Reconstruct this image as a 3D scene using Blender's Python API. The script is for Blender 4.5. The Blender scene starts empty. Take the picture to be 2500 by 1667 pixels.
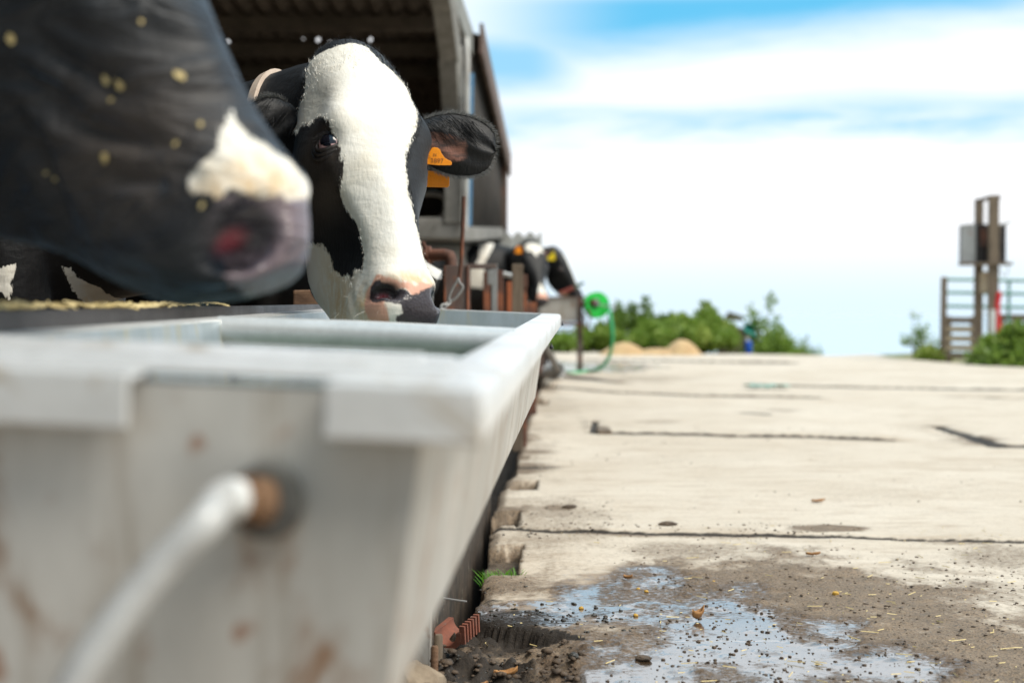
import bpy, bmesh, math, random
import numpy as np
from mathutils import Vector, Matrix

random.seed(7)
RNG = np.random.default_rng(11)
scene = bpy.context.scene
COL = scene.collection
R = math.radians

# ------------------------------------------------------------------ camera
FPX, CX, CY, HOR, CAMH = 3472.0, 1250.0, 833.5, 755.0, 0.68
TH = math.atan((CY - HOR) / FPX)
CAM = np.array([0.0, 0.0, CAMH])
FW = np.array([0.0, math.cos(TH), -math.sin(TH)])
UP = np.array([0.0, math.sin(TH), math.cos(TH)])
RT = np.array([1.0, 0.0, 0.0])
cam_data = bpy.data.cameras.new('camera')
cam_data.lens = 50.0
cam_data.sensor_width = 36.0
cam_data.clip_start = 0.05
cam_data.clip_end = 20000
cam_data.dof.use_dof = True
cam_data.dof.focus_distance = 3.1
cam_data.dof.aperture_fstop = 2.8
cam_data.dof.aperture_blades = 0
cam = bpy.data.objects.new('camera', cam_data)
COL.objects.link(cam)
cam.location = CAM
cam.rotation_euler = (math.pi / 2 - TH, 0, 0)
scene.camera = cam

# ------------------------------------------------------------------ light and sky
SUN_EL, SUN_AZ = R(55), R(120)          # azimuth clockwise from +Y (view direction): from the right, a little behind
sd = bpy.data.lights.new('sun', 'SUN')
sd.energy = 2.5
sd.angle = R(35)
sd.color = (1.0, 0.92, 0.80)
sun = bpy.data.objects.new('sun', sd)
COL.objects.link(sun)
sdir = Vector((math.sin(SUN_AZ) * math.cos(SUN_EL), math.cos(SUN_AZ) * math.cos(SUN_EL), math.sin(SUN_EL)))
sun.rotation_euler = sdir.to_track_quat('Z', 'Y').to_euler()

world = bpy.data.worlds.new('World')
scene.world = world
world.use_nodes = True


class NT:
    """tiny node-tree helper"""
    def __init__(s, tree):
        s.t = tree
        s.t.nodes.clear()

    def n(s, kind, ins=None, **props):
        nd = s.t.nodes.new(kind)
        for k, v in props.items():
            setattr(nd, k, v)
        for k, v in (ins or {}).items():
            sock = nd.inputs[k]
            if isinstance(v, bpy.types.NodeSocket):
                s.t.links.new(v, sock)
            else:
                sock.default_value = v
        return nd

    def math(s, op, a, b=None, c=None, clamp=False):
        nd = s.t.nodes.new('ShaderNodeMath')
        nd.operation = op
        nd.use_clamp = clamp
        for i, v in enumerate((a, b, c)):
            if v is None:
                continue
            if isinstance(v, bpy.types.NodeSocket):
                s.t.links.new(v, nd.inputs[i])
            else:
                nd.inputs[i].default_value = v
        return nd.outputs[0]

    def mix(s, fac, a, b, blend='MIX'):
        nd = s.t.nodes.new('ShaderNodeMix')
        nd.data_type = 'RGBA'
        nd.blend_type = blend
        for i, v in ((0, fac), (6, a), (7, b)):
            if isinstance(v, bpy.types.NodeSocket):
                s.t.links.new(v, nd.inputs[i])
            elif i == 0:
                nd.inputs[0].default_value = v
            else:
                nd.inputs[i].default_value = (*v, 1.0) if len(v) == 3 else v
        return nd.outputs[2]

    def step(s, x, a, b):
        nd = s.t.nodes.new('ShaderNodeMapRange')
        nd.interpolation_type = 'SMOOTHSTEP'
        s.t.links.new(x, nd.inputs[0]) if isinstance(x, bpy.types.NodeSocket) else None
        nd.inputs[1].default_value = a
        nd.inputs[2].default_value = b
        return nd.outputs[0]

    def noise(s, vec, scale, detail=4.0, rough=0.55, dist=0.0):
        nd = s.n('ShaderNodeTexNoise', {'Scale': scale, 'Detail': detail, 'Roughness': rough, 'Distortion': dist})
        if vec is not None:
            s.t.links.new(vec, nd.inputs['Vector'])
        return nd.outputs['Fac']

    def mapping(s, vec, scale=(1, 1, 1), rot=(0, 0, 0), loc=(0, 0, 0)):
        nd = s.n('ShaderNodeMapping', {'Scale': scale, 'Rotation': rot, 'Location': loc})
        s.t.links.new(vec, nd.inputs['Vector'])
        return nd.outputs[0]


w = NT(world.node_tree)
tc = w.n('ShaderNodeTexCoord').outputs['Generated']
sep = w.n('ShaderNodeSeparateXYZ', {'Vector': tc})
sx, sy, sz = sep.outputs
el = w.math('ARCSINE', sz)
az = w.math('ARCTAN2', sx, sy)
sky = w.n('ShaderNodeTexSky', sky_type='NISHITA', sun_disc=False, sun_elevation=SUN_EL, sun_rotation=SUN_AZ,
          altitude=100.0, air_density=1.0, dust_density=0.6, ozone_density=1.5)
comb = w.n('ShaderNodeCombineXYZ', {'X': w.math('MULTIPLY', az, 3.2), 'Y': w.math('MULTIPLY', el, 17.0), 'Z': 0.0}).outputs[0]
n1 = w.noise(comb, 1.15, 5.0, 0.55, 0.35)
n2 = w.noise(w.mapping(comb, (2.2, 2.2, 1), (0, 0, 0.06), (3.1, 1.7, 0)), 1.3, 6.0, 0.6, 0.2)
wob = w.math('MULTIPLY', w.math('SUBTRACT', n1, 0.5), 0.034)
elw = w.math('ADD', w.math('ADD', el, wob), w.math('MULTIPLY', w.math('SUBTRACT', n2, 0.5), 0.02))
tilt = w.math('SUBTRACT', elw, w.math('MULTIPLY', az, 0.075))
hi = w.step(tilt, 0.146, 0.192)                                   # upper clear band
hi = w.math('MULTIPLY', hi, w.step(az, -0.10, 0.10))
hi = w.math('MULTIPLY', hi, w.math('SUBTRACT', 1.0, w.step(el, 0.208, 0.228)))
band = w.math('SUBTRACT', 1.0, w.math('DIVIDE', w.math('ABSOLUTE', w.math('SUBTRACT', elw, 0.130)), 0.026))
band = w.step(band, 0.0, 1.0)
band = w.math('MULTIPLY', band, w.math('ADD', 0.30, w.math('MULTIPLY', w.step(n2, 0.3, 0.7), 0.45)))
patch = w.math('MULTIPLY', w.math('SUBTRACT', 1.0, w.step(w.math('ABSOLUTE', w.math('SUBTRACT', elw, 0.172)), 0.004, 0.035)),
               w.math('SUBTRACT', 1.0, w.step(w.math('ABSOLUTE', w.math('ADD', az, 0.0)), 0.01, 0.075)))
patch = w.math('MULTIPLY', patch, 0.8)
blue = w.math('MAXIMUM', w.math('MAXIMUM', hi, band), patch)
far = w.math('MULTIPLY', w.math('SUBTRACT', 1.0, w.step(el, 0.0, 0.07)), 0.24)
blue = w.math('MAXIMUM', blue, far)
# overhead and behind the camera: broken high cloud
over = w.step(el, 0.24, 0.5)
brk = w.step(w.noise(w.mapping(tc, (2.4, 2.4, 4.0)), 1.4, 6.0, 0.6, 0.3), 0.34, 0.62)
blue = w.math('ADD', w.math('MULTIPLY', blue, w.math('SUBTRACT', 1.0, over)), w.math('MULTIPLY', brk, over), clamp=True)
skyc = w.mix(1.0, sky.outputs['Color'], (0.62, 1.02, 1.12), 'MULTIPLY')
clear = w.mix(0.88, skyc, (0.75, 3.3, 5.2))
cloud = w.mix(w.step(el, 0.0, 0.06), (5.7, 6.2, 6.6), (6.4, 6.5, 6.65))
cloud = w.mix(w.math('MULTIPLY', w.step(el, 0.215, 0.26), w.math('SUBTRACT', 1.0, w.step(el, 0.6, 1.0))), cloud, (7.6, 7.8, 8.0))
skyout = w.mix(blue, cloud, clear)
# unseen sky low behind the camera dimmed blue-grey, added to shape foreground light
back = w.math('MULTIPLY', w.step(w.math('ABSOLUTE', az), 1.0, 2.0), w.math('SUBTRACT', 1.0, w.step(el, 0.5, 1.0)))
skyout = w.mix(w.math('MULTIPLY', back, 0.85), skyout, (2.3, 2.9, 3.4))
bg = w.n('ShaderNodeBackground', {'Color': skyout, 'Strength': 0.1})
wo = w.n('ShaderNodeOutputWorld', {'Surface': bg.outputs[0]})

scene.view_settings.view_transform = 'Standard'
scene.view_settings.look = 'None'
scene.view_settings.exposure = 0.85
scene.view_settings.gamma = 1.0
scene.cycles.use_denoising = True
scene.cycles.max_bounces = 8
scene.cycles.sample_clamp_indirect = 6.0
scene.render.film_transparent = False


# ------------------------------------------------------------------ helpers
def at(px, py, d):
    """a point at depth d (metres in front of the camera) seen at photo pixel px, py"""
    return CAM + (px - CX) / FPX * d * RT + (CY - py) / FPX * d * UP + d * FW


def G(px, py, z=0.0):
    v = (px - CX) / FPX * RT + (CY - py) / FPX * UP + FW
    return CAM + v * ((z - CAMH) / v[2])


def proj(P):
    P = np.asarray(P, float) - CAM
    d = P @ FW
    return CX + FPX * (P @ RT) / d, CY - FPX * (P @ UP) / d, d


def tag(o, label=None, cat=None, group=None, kind=None):
    for k, v in (('label', label), ('category', cat), ('group', group), ('kind', kind)):
        if v:
            o[k] = v
    return o


def thing(name, loc, label, cat, group=None):
    o = bpy.data.objects.new(name, None)
    COL.objects.link(o)
    o.empty_display_size = 0.1
    o.location = [float(c) for c in loc]
    return tag(o, label, cat, group)


def world_loc(o):
    v = Vector(o.location)
    while o.parent:
        o = o.parent
        v += Vector(o.location)
    return v


def link_mesh(name, verts, faces, mat=None, parent=None, smooth=False, attrs=None, origin=None):
    """verts in world coordinates; becomes local to parent (or to origin)"""
    me = bpy.data.meshes.new(name)
    verts = np.asarray(verts, np.float32)
    base = np.zeros(3)
    if parent is not None:
        base = np.array(world_loc(parent))
    elif origin is not None:
        base = np.asarray(origin, float)
    loc = verts - base.astype(np.float32)
    if isinstance(faces, np.ndarray) and faces.ndim == 2:
        nf, k = faces.shape
        me.vertices.add(len(loc))
        me.vertices.foreach_set('co', loc.ravel())
        me.loops.add(nf * k)
        me.loops.foreach_set('vertex_index', faces.astype(np.int32).ravel())
        me.polygons.add(nf)
        me.polygons.foreach_set('loop_start', np.arange(0, nf * k, k, dtype=np.int32))
        me.update(calc_edges=True)
    else:
        me.from_pydata(loc.tolist(), [], [list(map(int, f)) for f in faces])
        me.update()
    me.validate()
    if smooth:
        me.polygons.foreach_set('use_smooth', np.ones(len(me.polygons), bool))
    for k, a in (attrs or {}).items():
        a = np.asarray(a, np.float32)
        if a.ndim == 1:
            me.attributes.new(k, 'FLOAT', 'POINT').data.foreach_set('value', a)
        else:
            c = np.ones((len(a), 4), np.float32)
            c[:, :3] = a[:, :3]
            me.attributes.new(k, 'FLOAT_COLOR', 'POINT').data.foreach_set('color', c.ravel())
    if mat is not None:
        me.materials.append(mat)
    o = bpy.data.objects.new(name, me)
    COL.objects.link(o)
    if parent is not None:
        o.parent = parent
    elif origin is not None:
        o.location = [float(c) for c in base]
    return o


class MB:
    """collects shapes (world coordinates) and links them as one mesh"""
    def __init__(s):
        s.v, s.f = [], []

    def add(s, v, f):
        b = len(s.v)
        s.v += [tuple(map(float, p)) for p in v]
        s.f += [tuple(int(i) + b for i in q) for q in f]
        return s

    def box(s, c, size, ax=None):
        c = np.asarray(c, float)
        ax = np.eye(3) if ax is None else np.asarray(ax, float)
        h = np.asarray(size, float) / 2
        v = [c + (i * h[0]) * ax[0] + (j * h[1]) * ax[1] + (k * h[2]) * ax[2] for i in (-1, 1) for j in (-1, 1) for k in (-1, 1)]
        f = [(0, 1, 3, 2), (4, 6, 7, 5), (0, 4, 5, 1), (2, 3, 7, 6), (0, 2, 6, 4), (1, 5, 7, 3)]
        return s.add(v, f)

    def beam(s, a, b, wd, ht, up=(0, 0, 1)):
        a, b = np.asarray(a, float), np.asarray(b, float)
        d = b - a
        L = np.linalg.norm(d)
        d = d / L
        u = np.asarray(up, float)
        u = u - d * (u @ d)
        u /= np.linalg.norm(u)
        return s.box((a + b) / 2, (L, wd, ht), (d, np.cross(u, d), u))

    def loft(s, rings, cap=True, closed=True):
        n = len(rings[0])
        v = [p for r in rings for p in r]
        f = []
        for i in range(len(rings) - 1):
            for j in range(n if closed else n - 1):
                k = (j + 1) % n
                f.append((i * n + j, i * n + k, (i + 1) * n + k, (i + 1) * n + j))
        if cap and closed:
            f.append(tuple(range(n))[::-1])
            f.append(tuple((len(rings) - 1) * n + j for j in range(n)))
        return s.add(v, f)

    def tube(s, pts, rad, n=10, cap=True):
        pts = [np.asarray(p, float) for p in pts]
        m = len(pts)
        rads = [rad] * m if np.isscalar(rad) else list(rad)
        T = []
        for i in range(m):
            d = pts[min(i + 1, m - 1)] - pts[max(i - 1, 0)]
            T.append(d / (np.linalg.norm(d) + 1e-12))
        u = np.array([0, 0, 1.0]) if abs(T[0][2]) < 0.9 else np.array([0, 1.0, 0])
        u = u - T[0] * (u @ T[0])
        u /= np.linalg.norm(u)
        rings = []
        for i in range(m):
            u = u - T[i] * (u @ T[i])
            u /= np.linalg.norm(u)
            q = np.cross(T[i], u)
            rings.append([pts[i] + rads[i] * (math.cos(t) * u + math.sin(t) * q) for t in np.linspace(0, 2 * math.pi, n, endpoint=False)])
        return s.loft(rings, cap)

    def disc(s, c, axis, r, t, n=24, r2=None):
        axis = np.asarray(axis, float)
        axis = axis / np.linalg.norm(axis)
        return s.tube([np.asarray(c) - axis * t / 2, np.asarray(c) + axis * t / 2], [r, r if r2 is None else r2], n)

    def ring(s, c, axis, ro, ri, t, n=28):
        axis = np.asarray(axis, float)
        axis = axis / np.linalg.norm(axis)
        u = np.cross(axis, (0, 0, 1.0) if abs(axis[2]) < 0.9 else (1.0, 0, 0))
        u /= np.linalg.norm(u)
        q = np.cross(axis, u)
        c = np.asarray(c, float)
        v, f = [], []
        for i in range(n):
            a = 2 * math.pi * i / n
            d = math.cos(a) * u + math.sin(a) * q
            v += [c + d * ri - axis * t / 2, c + d * ro - axis * t / 2, c + d * ro + axis * t / 2, c + d * ri + axis * t / 2]
        for i in range(n):
            a, b = 4 * i, 4 * ((i + 1) % n)
            for j in range(4):
                k = (j + 1) % 4
                f.append((a + j, b + j, b + k, a + k))
        return s.add(v, f)

    def extrude(s, poly, axis, t):
        """poly: list of 3-D points (planar); thickness t along axis, centred"""
        axis = np.asarray(axis, float)
        axis = axis / np.linalg.norm(axis)
        p = [np.asarray(q, float) for q in poly]
        n = len(p)
        v = [q - axis * t / 2 for q in p] + [q + axis * t / 2 for q in p]
        f = [tuple(range(n))[::-1], tuple(range(n, 2 * n))] + [(i, (i + 1) % n, n + (i + 1) % n, n + i) for i in range(n)]
        return s.add(v, f)

    def build(s, name, mat, parent=None, smooth=False, bevel=0.0, origin=None, attrs=None):
        o = link_mesh(name, s.v, s.f, mat, parent, smooth, attrs, origin)
        bm = bmesh.new()
        bm.from_mesh(o.data)
        bmesh.ops.recalc_face_normals(bm, faces=bm.faces)
        bm.to_mesh(o.data)
        bm.free()
        if smooth:
            o.data.set_sharp_from_angle(angle=R(40))
        if bevel:
            m = o.modifiers.new('bevel', 'BEVEL')
            m.width = bevel
            m.segments = 2
            m.limit_method = 'ANGLE'
        return o


def spline(pts, n):
    """Catmull-Rom through pts (k, m) -> n samples"""
    P = np.asarray(pts, float)
    P = np.vstack([2 * P[0] - P[1], P, 2 * P[-1] - P[-2]])
    k = len(P) - 3
    out = []
    for t in np.linspace(0, k - 1e-9, n):
        i = int(t)
        u = t - i
        a, b, c, d = P[i], P[i + 1], P[i + 2], P[i + 3]
        out.append(0.5 * ((2 * b) + (c - a) * u + (2 * a - 5 * b + 4 * c - d) * u * u + (3 * b - a - 3 * c + d) * u ** 3))
    return np.array(out)


def vnoise(x, y, seed=0):
    xi, yi = np.floor(x).astype(np.int64), np.floor(y).astype(np.int64)
    xf, yf = x - xi, y - yi
    xf, yf = xf * xf * (3 - 2 * xf), yf * yf * (3 - 2 * yf)

    def h(a, b):
        n = (a * 374761393 + b * 668265263 + seed * 1442695041) & 0xFFFFFFFF
        n = ((n ^ (n >> 13)) * 1274126177) & 0xFFFFFFFF
        return ((n ^ (n >> 16)) & 0xFFFF) / 65535.0
    return (h(xi, yi) * (1 - xf) + h(xi + 1, yi) * xf) * (1 - yf) + (h(xi, yi + 1) * (1 - xf) + h(xi + 1, yi + 1) * xf) * yf


def fbm(x, y, seed=0, octv=4, gain=0.5):
    s, a, t = 0.0, 1.0, 0.0
    for o in range(octv):
        s = s + a * vnoise(x * 2 ** o + 17.3 * o, y * 2 ** o - 9.1 * o, seed + o)
        t += a
        a *= gain
    return s / t


def sstep(x, a, b):
    t = np.clip((x - a) / (b - a), 0, 1)
    return t * t * (3 - 2 * t)


def poly_sd(P, poly):
    """signed distance of 2-D points to a polygon, positive inside"""
    P = np.asarray(P, float)
    poly = np.asarray(poly, float)
    d = np.full(len(P), 1e9)
    ins = np.zeros(len(P), bool)
    for i in range(len(poly)):
        a, b = poly[i], poly[(i + 1) % len(poly)]
        e = b - a
        t = np.clip(((P - a) @ e) / (e @ e + 1e-12), 0, 1)
        d = np.minimum(d, np.linalg.norm(P - a - t[:, None] * e, axis=1))
        c = ((a[1] > P[:, 1]) != (b[1] > P[:, 1])) & (P[:, 0] < (b[0] - a[0]) * (P[:, 1] - a[1]) / (b[1] - a[1] + 1e-12) + a[0])
        ins ^= c
    return np.where(ins, d, -d)


# ------------------------------------------------------------------ materials
def material(name):
    m = bpy.data.materials.new(name)
    m.use_nodes = True
    return m, NT(m.node_tree)


def finish(t, bsdf, disp=None):
    t.n('ShaderNodeOutputMaterial', {'Surface': bsdf})


def surf(name, base, dark=None, amount=0.5, scale=6.0, rough=0.6, metal=0.0, stain=None, stain_amt=0.35, stain_scale=9.0,
         bump=0.15, bump_scale=40.0, stretch=(1, 1, 1), rough_var=0.15, spec=0.5, drip=0.0):
    """worn painted / metal / wood / stone surface"""
    m, t = material(name)
    co = t.n('ShaderNodeTexCoord').outputs['Object']
    cs = t.mapping(co, stretch)
    a = t.noise(cs, scale, 6.0, 0.62, 0.2)
    col = t.mix(t.step(a, 0.35, 0.68), base, dark if dark else tuple(c * (1 - amount * 0.6) for c in base))
    fine = t.noise(cs, scale * 9, 4.0, 0.6)
    col = t.mix(t.math('MULTIPLY', t.step(fine, 0.3, 0.75), 0.22), col, tuple(c * 0.55 for c in base))
    if stain:
        b = t.noise(t.mapping(co, stretch, (0.3, 0.2, 0.5), (3, 7, 1)), stain_scale, 7.0, 0.66, 0.4)
        col = t.mix(t.math('MULTIPLY', t.step(b, 0.62 - 0.3 * stain_amt, 0.74 - 0.2 * stain_amt), 0.9), col, stain)
    if drip:
        dr = t.noise(t.mapping(co, (1, 1, 0.09), (0, 0, 0), (5, 2, 0)), 17.0, 6.0, 0.68, 0.3)
        col = t.mix(t.math('MULTIPLY', t.step(dr, 0.50, 0.72), drip), col, (0.27, 0.21, 0.145))
        sp = t.noise(t.mapping(co, (1, 1, 0.8), (0, 0, 0), (1, 9, 4)), 26.0, 2.0, 0.5)
        col = t.mix(t.math('MULTIPLY', t.step(sp, 0.65, 0.73), 0.75), col, (0.30, 0.13, 0.06))
    rg = t.math('ADD', t.math('MULTIPLY', t.math('SUBTRACT', a, 0.5), rough_var * 2), rough, clamp=True)
    bp = t.n('ShaderNodeBump', {'Strength': bump, 'Distance': 0.004, 'Height': t.noise(cs, bump_scale, 5.0, 0.6)})
    p = t.n('ShaderNodeBsdfPrincipled', {'Base Color': col, 'Roughness': rg, 'Metallic': metal, 'Normal': bp.outputs[0],
                                         'Specular IOR Level': spec})
    finish(t, p.outputs[0])
    return m


M = {}
M['galv_out'] = surf('dirty_galvanised', (0.62, 0.60, 0.56), (0.47, 0.45, 0.41), scale=4, rough=0.45, metal=0.25,
                     stain=(0.27, 0.15, 0.08), stain_amt=0.22, stain_scale=13, drip=0.8, stretch=(1, 1, 0.45), bump=0.12)
M['galv_rim'] = surf('bright_galvanised_rim', (0.84, 0.84, 0.84), (0.66, 0.655, 0.64), scale=5, rough=0.34, metal=0.35,
                     stain=(0.45, 0.37, 0.27), stain_amt=0.22, stain_scale=12, bump=0.1)
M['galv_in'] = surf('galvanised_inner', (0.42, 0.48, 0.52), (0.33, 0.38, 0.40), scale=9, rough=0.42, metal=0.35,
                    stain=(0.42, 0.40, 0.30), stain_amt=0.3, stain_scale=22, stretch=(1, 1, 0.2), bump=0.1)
M['bar'] = surf('tube_galvanised', (0.66, 0.68, 0.68), (0.52, 0.54, 0.54), scale=7, rough=0.33, metal=0.3, bump=0.06,
                stain=(0.33, 0.22, 0.14), stain_amt=0.02)
M['rust'] = surf('rusty_steel', (0.17, 0.07, 0.043), (0.075, 0.045, 0.035), scale=10, rough=0.75, metal=0.1,
                 stain=(0.30, 0.10, 0.045), stain_amt=0.3, stain_scale=7, bump=0.35)
M['rust_grey'] = surf('rust_grey_steel', (0.16, 0.13, 0.115), (0.11, 0.062, 0.05), scale=7, rough=0.7, metal=0.15,
                      stain=(0.34, 0.10, 0.03), stain_amt=0.25, stain_scale=6, bump=0.3)
M['rust_orange'] = surf('orange_rust', (0.42, 0.115, 0.04), (0.22, 0.08, 0.04), scale=9, rough=0.8, bump=0.3)
M['dark_steel'] = surf('dark_steel', (0.05, 0.042, 0.04), (0.03, 0.026, 0.025), scale=8, rough=0.4, metal=0.5, bump=0.2)
M['grey_steel'] = surf('weathered_grey_steel', (0.36, 0.37, 0.37), (0.26, 0.26, 0.25), scale=7, rough=0.45, metal=0.35, bump=0.12,
                       stain=(0.25, 0.13, 0.08), stain_amt=0.12)
M['wood'] = surf('weathered_wood', (0.20, 0.155, 0.11), (0.12, 0.09, 0.065), scale=8, rough=0.85, stretch=(6, 6, 0.8), bump=0.4,
                 stain=(0.10, 0.07, 0.05), stain_amt=0.2)
M['wood_tan'] = surf('tan_pallet_wood', (0.44, 0.36, 0.25), (0.32, 0.25, 0.17), scale=6, rough=0.85, stretch=(1, 1, 5), bump=0.3)
M['wood_brown'] = surf('brown_wood_block', (0.22, 0.125, 0.07), (0.11, 0.06, 0.035), scale=14, rough=0.8, stretch=(1, 1, 4), bump=0.5)
M['concrete_dark'] = surf('old_grey_concrete', (0.24, 0.235, 0.22), (0.15, 0.145, 0.13), scale=5, rough=0.9, bump=0.4,
                          stain=(0.08, 0.08, 0.07), stain_amt=0.25)
M['mossy'] = surf('mossy_wet_wall', (0.085, 0.06, 0.04), (0.03, 0.024, 0.018), scale=18, rough=0.8, bump=0.7,
                  stain=(0.30, 0.27, 0.20), stain_amt=0.12, stain_scale=30)
M['asbestos'] = surf('cement_sheet', (0.27, 0.28, 0.27), (0.18, 0.185, 0.175), scale=4, rough=0.9, bump=0.25,
                     stain=(0.10, 0.11, 0.09), stain_amt=0.2)
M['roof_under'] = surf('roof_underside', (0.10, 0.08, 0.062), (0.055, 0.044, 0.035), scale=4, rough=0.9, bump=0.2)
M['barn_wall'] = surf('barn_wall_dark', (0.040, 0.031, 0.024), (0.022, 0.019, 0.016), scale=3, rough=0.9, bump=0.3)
M['clad'] = surf('brown_cladding', (0.13, 0.085, 0.065), (0.08, 0.06, 0.05), scale=4, rough=0.75, bump=0.2,
                 stain=(0.17, 0.075, 0.05), stain_amt=0.3)
M['plastic_pipe'] = surf('grey_plastic_pipe', (0.45, 0.45, 0.44), (0.35, 0.345, 0.335), scale=14, rough=0.3, bump=0.05)
M['brass'] = surf('dull_brass', (0.30, 0.17, 0.09), (0.20, 0.12, 0.075), scale=40, rough=0.45, metal=0.5, bump=0.15)
M['rubber'] = surf('grey_rubber', (0.13, 0.125, 0.11), (0.085, 0.08, 0.072), scale=30, rough=0.7, bump=0.2)
M['blue_paint'] = surf('faded_blue_paint', (0.09, 0.26, 0.48), (0.14, 0.30, 0.46), scale=6, rough=0.55, bump=0.1)
M['pale_pipe'] = surf('pale_pipe', (0.46, 0.46, 0.44), (0.34, 0.33, 0.31), scale=6, rough=0.5, bump=0.1)
M['green_plastic'] = surf('bright_green_plastic', (0.01, 0.50, 0.05), (0.008, 0.42, 0.04), scale=6, rough=0.4, bump=0.02)
M['green_hose'] = surf('green_hose_rubber', (0.02, 0.40, 0.16), (0.015, 0.32, 0.12), scale=6, rough=0.45, bump=0.02)
M['teal_paint'] = surf('faded_teal_paint', (0.16, 0.36, 0.29), (0.12, 0.28, 0.23), scale=9, rough=0.55, bump=0.1)
M['teal_tarp'] = surf('teal_tarpaulin', (0.012, 0.26, 0.20), (0.01, 0.18, 0.14), scale=5, rough=0.5, bump=0.3)
M['olive_roof'] = surf('brown_green_felt', (0.13, 0.13, 0.06), (0.09, 0.08, 0.05), scale=5, rough=0.9)
M['blue_barrel'] = surf('blue_barrel_plastic', (0.008, 0.085, 0.50), (0.006, 0.07, 0.40), scale=3, rough=0.4, bump=0.02)
M['red_cloth'] = surf('red_webbing', (0.62, 0.012, 0.02), (0.50, 0.01, 0.016), scale=9, rough=0.7)
M['white_plastic'] = surf('white_plastic', (0.74, 0.75, 0.74), (0.62, 0.63, 0.62), scale=9, rough=0.4, bump=0.05)
M['red_handle'] = surf('red_brown_handle', (0.28, 0.05, 0.03), (0.18, 0.04, 0.03), scale=9, rough=0.6)
M['dark_green'] = surf('dark_green_paint', (0.02, 0.09, 0.05), (0.015, 0.06, 0.035), scale=9, rough=0.6)
M['terracotta'] = surf('broken_terracotta', (0.26, 0.085, 0.05), (0.17, 0.07, 0.048), scale=25, rough=0.85, bump=0.4,
                       stain=(0.16, 0.12, 0.10), stain_amt=0.25, stain_scale=30)
M['rock'] = surf('dusty_rock', (0.36, 0.29, 0.21), (0.22, 0.17, 0.12), scale=16, rough=0.9, bump=0.7, bump_scale=60)
M['sand'] = surf('sandy_soil', (0.56, 0.39, 0.20), (0.44, 0.29, 0.15), scale=3, rough=0.95, bump=0.4)
M['collar'] = surf('tan_leather_collar', (0.66, 0.54, 0.44), (0.55, 0.43, 0.34), scale=30, rough=0.6)
M['tag_orange'] = surf('orange_tag_plastic', (1.0, 0.33, 0.004), (0.95, 0.29, 0.004), scale=25, rough=0.4, bump=0.03)
M['tag_yellow'] = surf('yellow_tag_plastic', (0.86, 0.66, 0.01), (0.80, 0.58, 0.01), scale=25, rough=0.4, bump=0.03)
M['tag_ink'] = surf('faded_black_ink', (0.30, 0.11, 0.015), (0.42, 0.15, 0.012), scale=80, rough=0.6)
M['leaf_dry'] = surf('dry_leaf', (0.42, 0.21, 0.07), (0.24, 0.11, 0.04), scale=40, rough=0.7)
M['corn'] = surf('corn_kernel', (0.56, 0.33, 0.04), (0.42, 0.23, 0.03), scale=90, rough=0.5)
M['water_drop'], _t = material('water_drop')
finish(_t, _t.n('ShaderNodeBsdfPrincipled', {'Base Color': (0.02, 0.02, 0.025, 1), 'Roughness': 0.03, 'IOR': 1.33}).outputs[0])
M['trough_water'], _t = material('trough_water')
_co = _t.n('ShaderNodeTexCoord').outputs['Object']
_b = _t.n('ShaderNodeBump', {'Strength': 0.25, 'Distance': 0.004, 'Height': _t.noise(_co, 22.0, 3.0, 0.5)})
finish(_t, _t.n('ShaderNodeBsdfPrincipled', {'Base Color': (0.17, 0.21, 0.17, 1), 'Roughness': 0.06, 'IOR': 1.33,
                                             'Normal': _b.outputs[0]}).outputs[0])

# ================================================================== the setting
# ---- concrete yard: one sheet with slab steps, notches and the ditch along the barn
def axis_pts(segs):
    out = []
    for a, b, st in segs:
        n = max(1, int(round((b - a) / st)))
        out += list(np.linspace(a, b, n, endpoint=False))
    out.append(segs[-1][1])
    return np.array(out)


gx = axis_pts([(-12, -1.2, 0.6), (-1.2, -0.36, 0.07), (-0.36, 0.62, 0.0075), (0.62, 1.6, 0.012), (1.6, 3.0, 0.02), (3.0, 6.5, 0.035), (6.5, 14, 0.35)])
ys = [-6, -4, -2, -1, 0, 0.8, 1.4, 1.9, 2.2]
y = 2.3
while y < 24.5:
    ys.append(y)
    y += 0.0030 * y
gy = np.array(ys)
XX, YY = np.meshgrid(gx, gy)
xv, yv = XX.ravel(), YY.ravel()
flat = np.stack([xv, yv, np.zeros_like(xv)], 1)
with np.errstate(all='ignore'):
    PX, PY, PD = proj(flat)
vis = PD > 0.5
PX = np.where(vis, PX, -9999)
PY = np.where(vis, PY, 9999)

edge_px = [(1158, 1512), (1192, 1300), (1216, 1205), (1262, 1110), (1296, 990), (1322, 930), (1340, 890)]
edge_g = np.array([G(*p)[:2] for p in edge_px])
xe = np.interp(yv, edge_g[:, 1], edge_g[:, 0]) + (fbm(yv * 9, yv * 0 + 3, 5) - 0.5) * 0.03
y0 = np.interp(xv, [G(1150, 1515)[0], G(1300, 1535)[0], G(1430, 1562)[0]], [G(1150, 1515)[1], G(1300, 1535)[1], G(1430, 1562)[1]])
y0 = y0 + (fbm(xv * 14, xv * 0 + 8, 9) - 0.5) * 0.035
xend = G(1432, 1560)[0]
z = (fbm(xv * 0.9, yv * 0.9, 1) - 0.5) * 0.012 + (fbm(xv * 5, yv * 5, 2) - 0.5) * 0.005
nearness = np.clip((5.5 - yv) / 2.5, 0, 1)
rough_n = fbm(xv * 45, yv * 45, 3, 4, 0.6)
lump = np.clip(fbm(xv * 26, yv * 26, 21, 3, 0.6) - 0.52, 0, 1)
z_dry = z + (rough_n - 0.5) * 0.002
# lower muddy ground in front of the broken slab
front = yv < y0
step_h = 0.045 * (1 - sstep(xv, 0.0, xend))
z = np.where(front, z_dry - step_h, z_dry)
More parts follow.
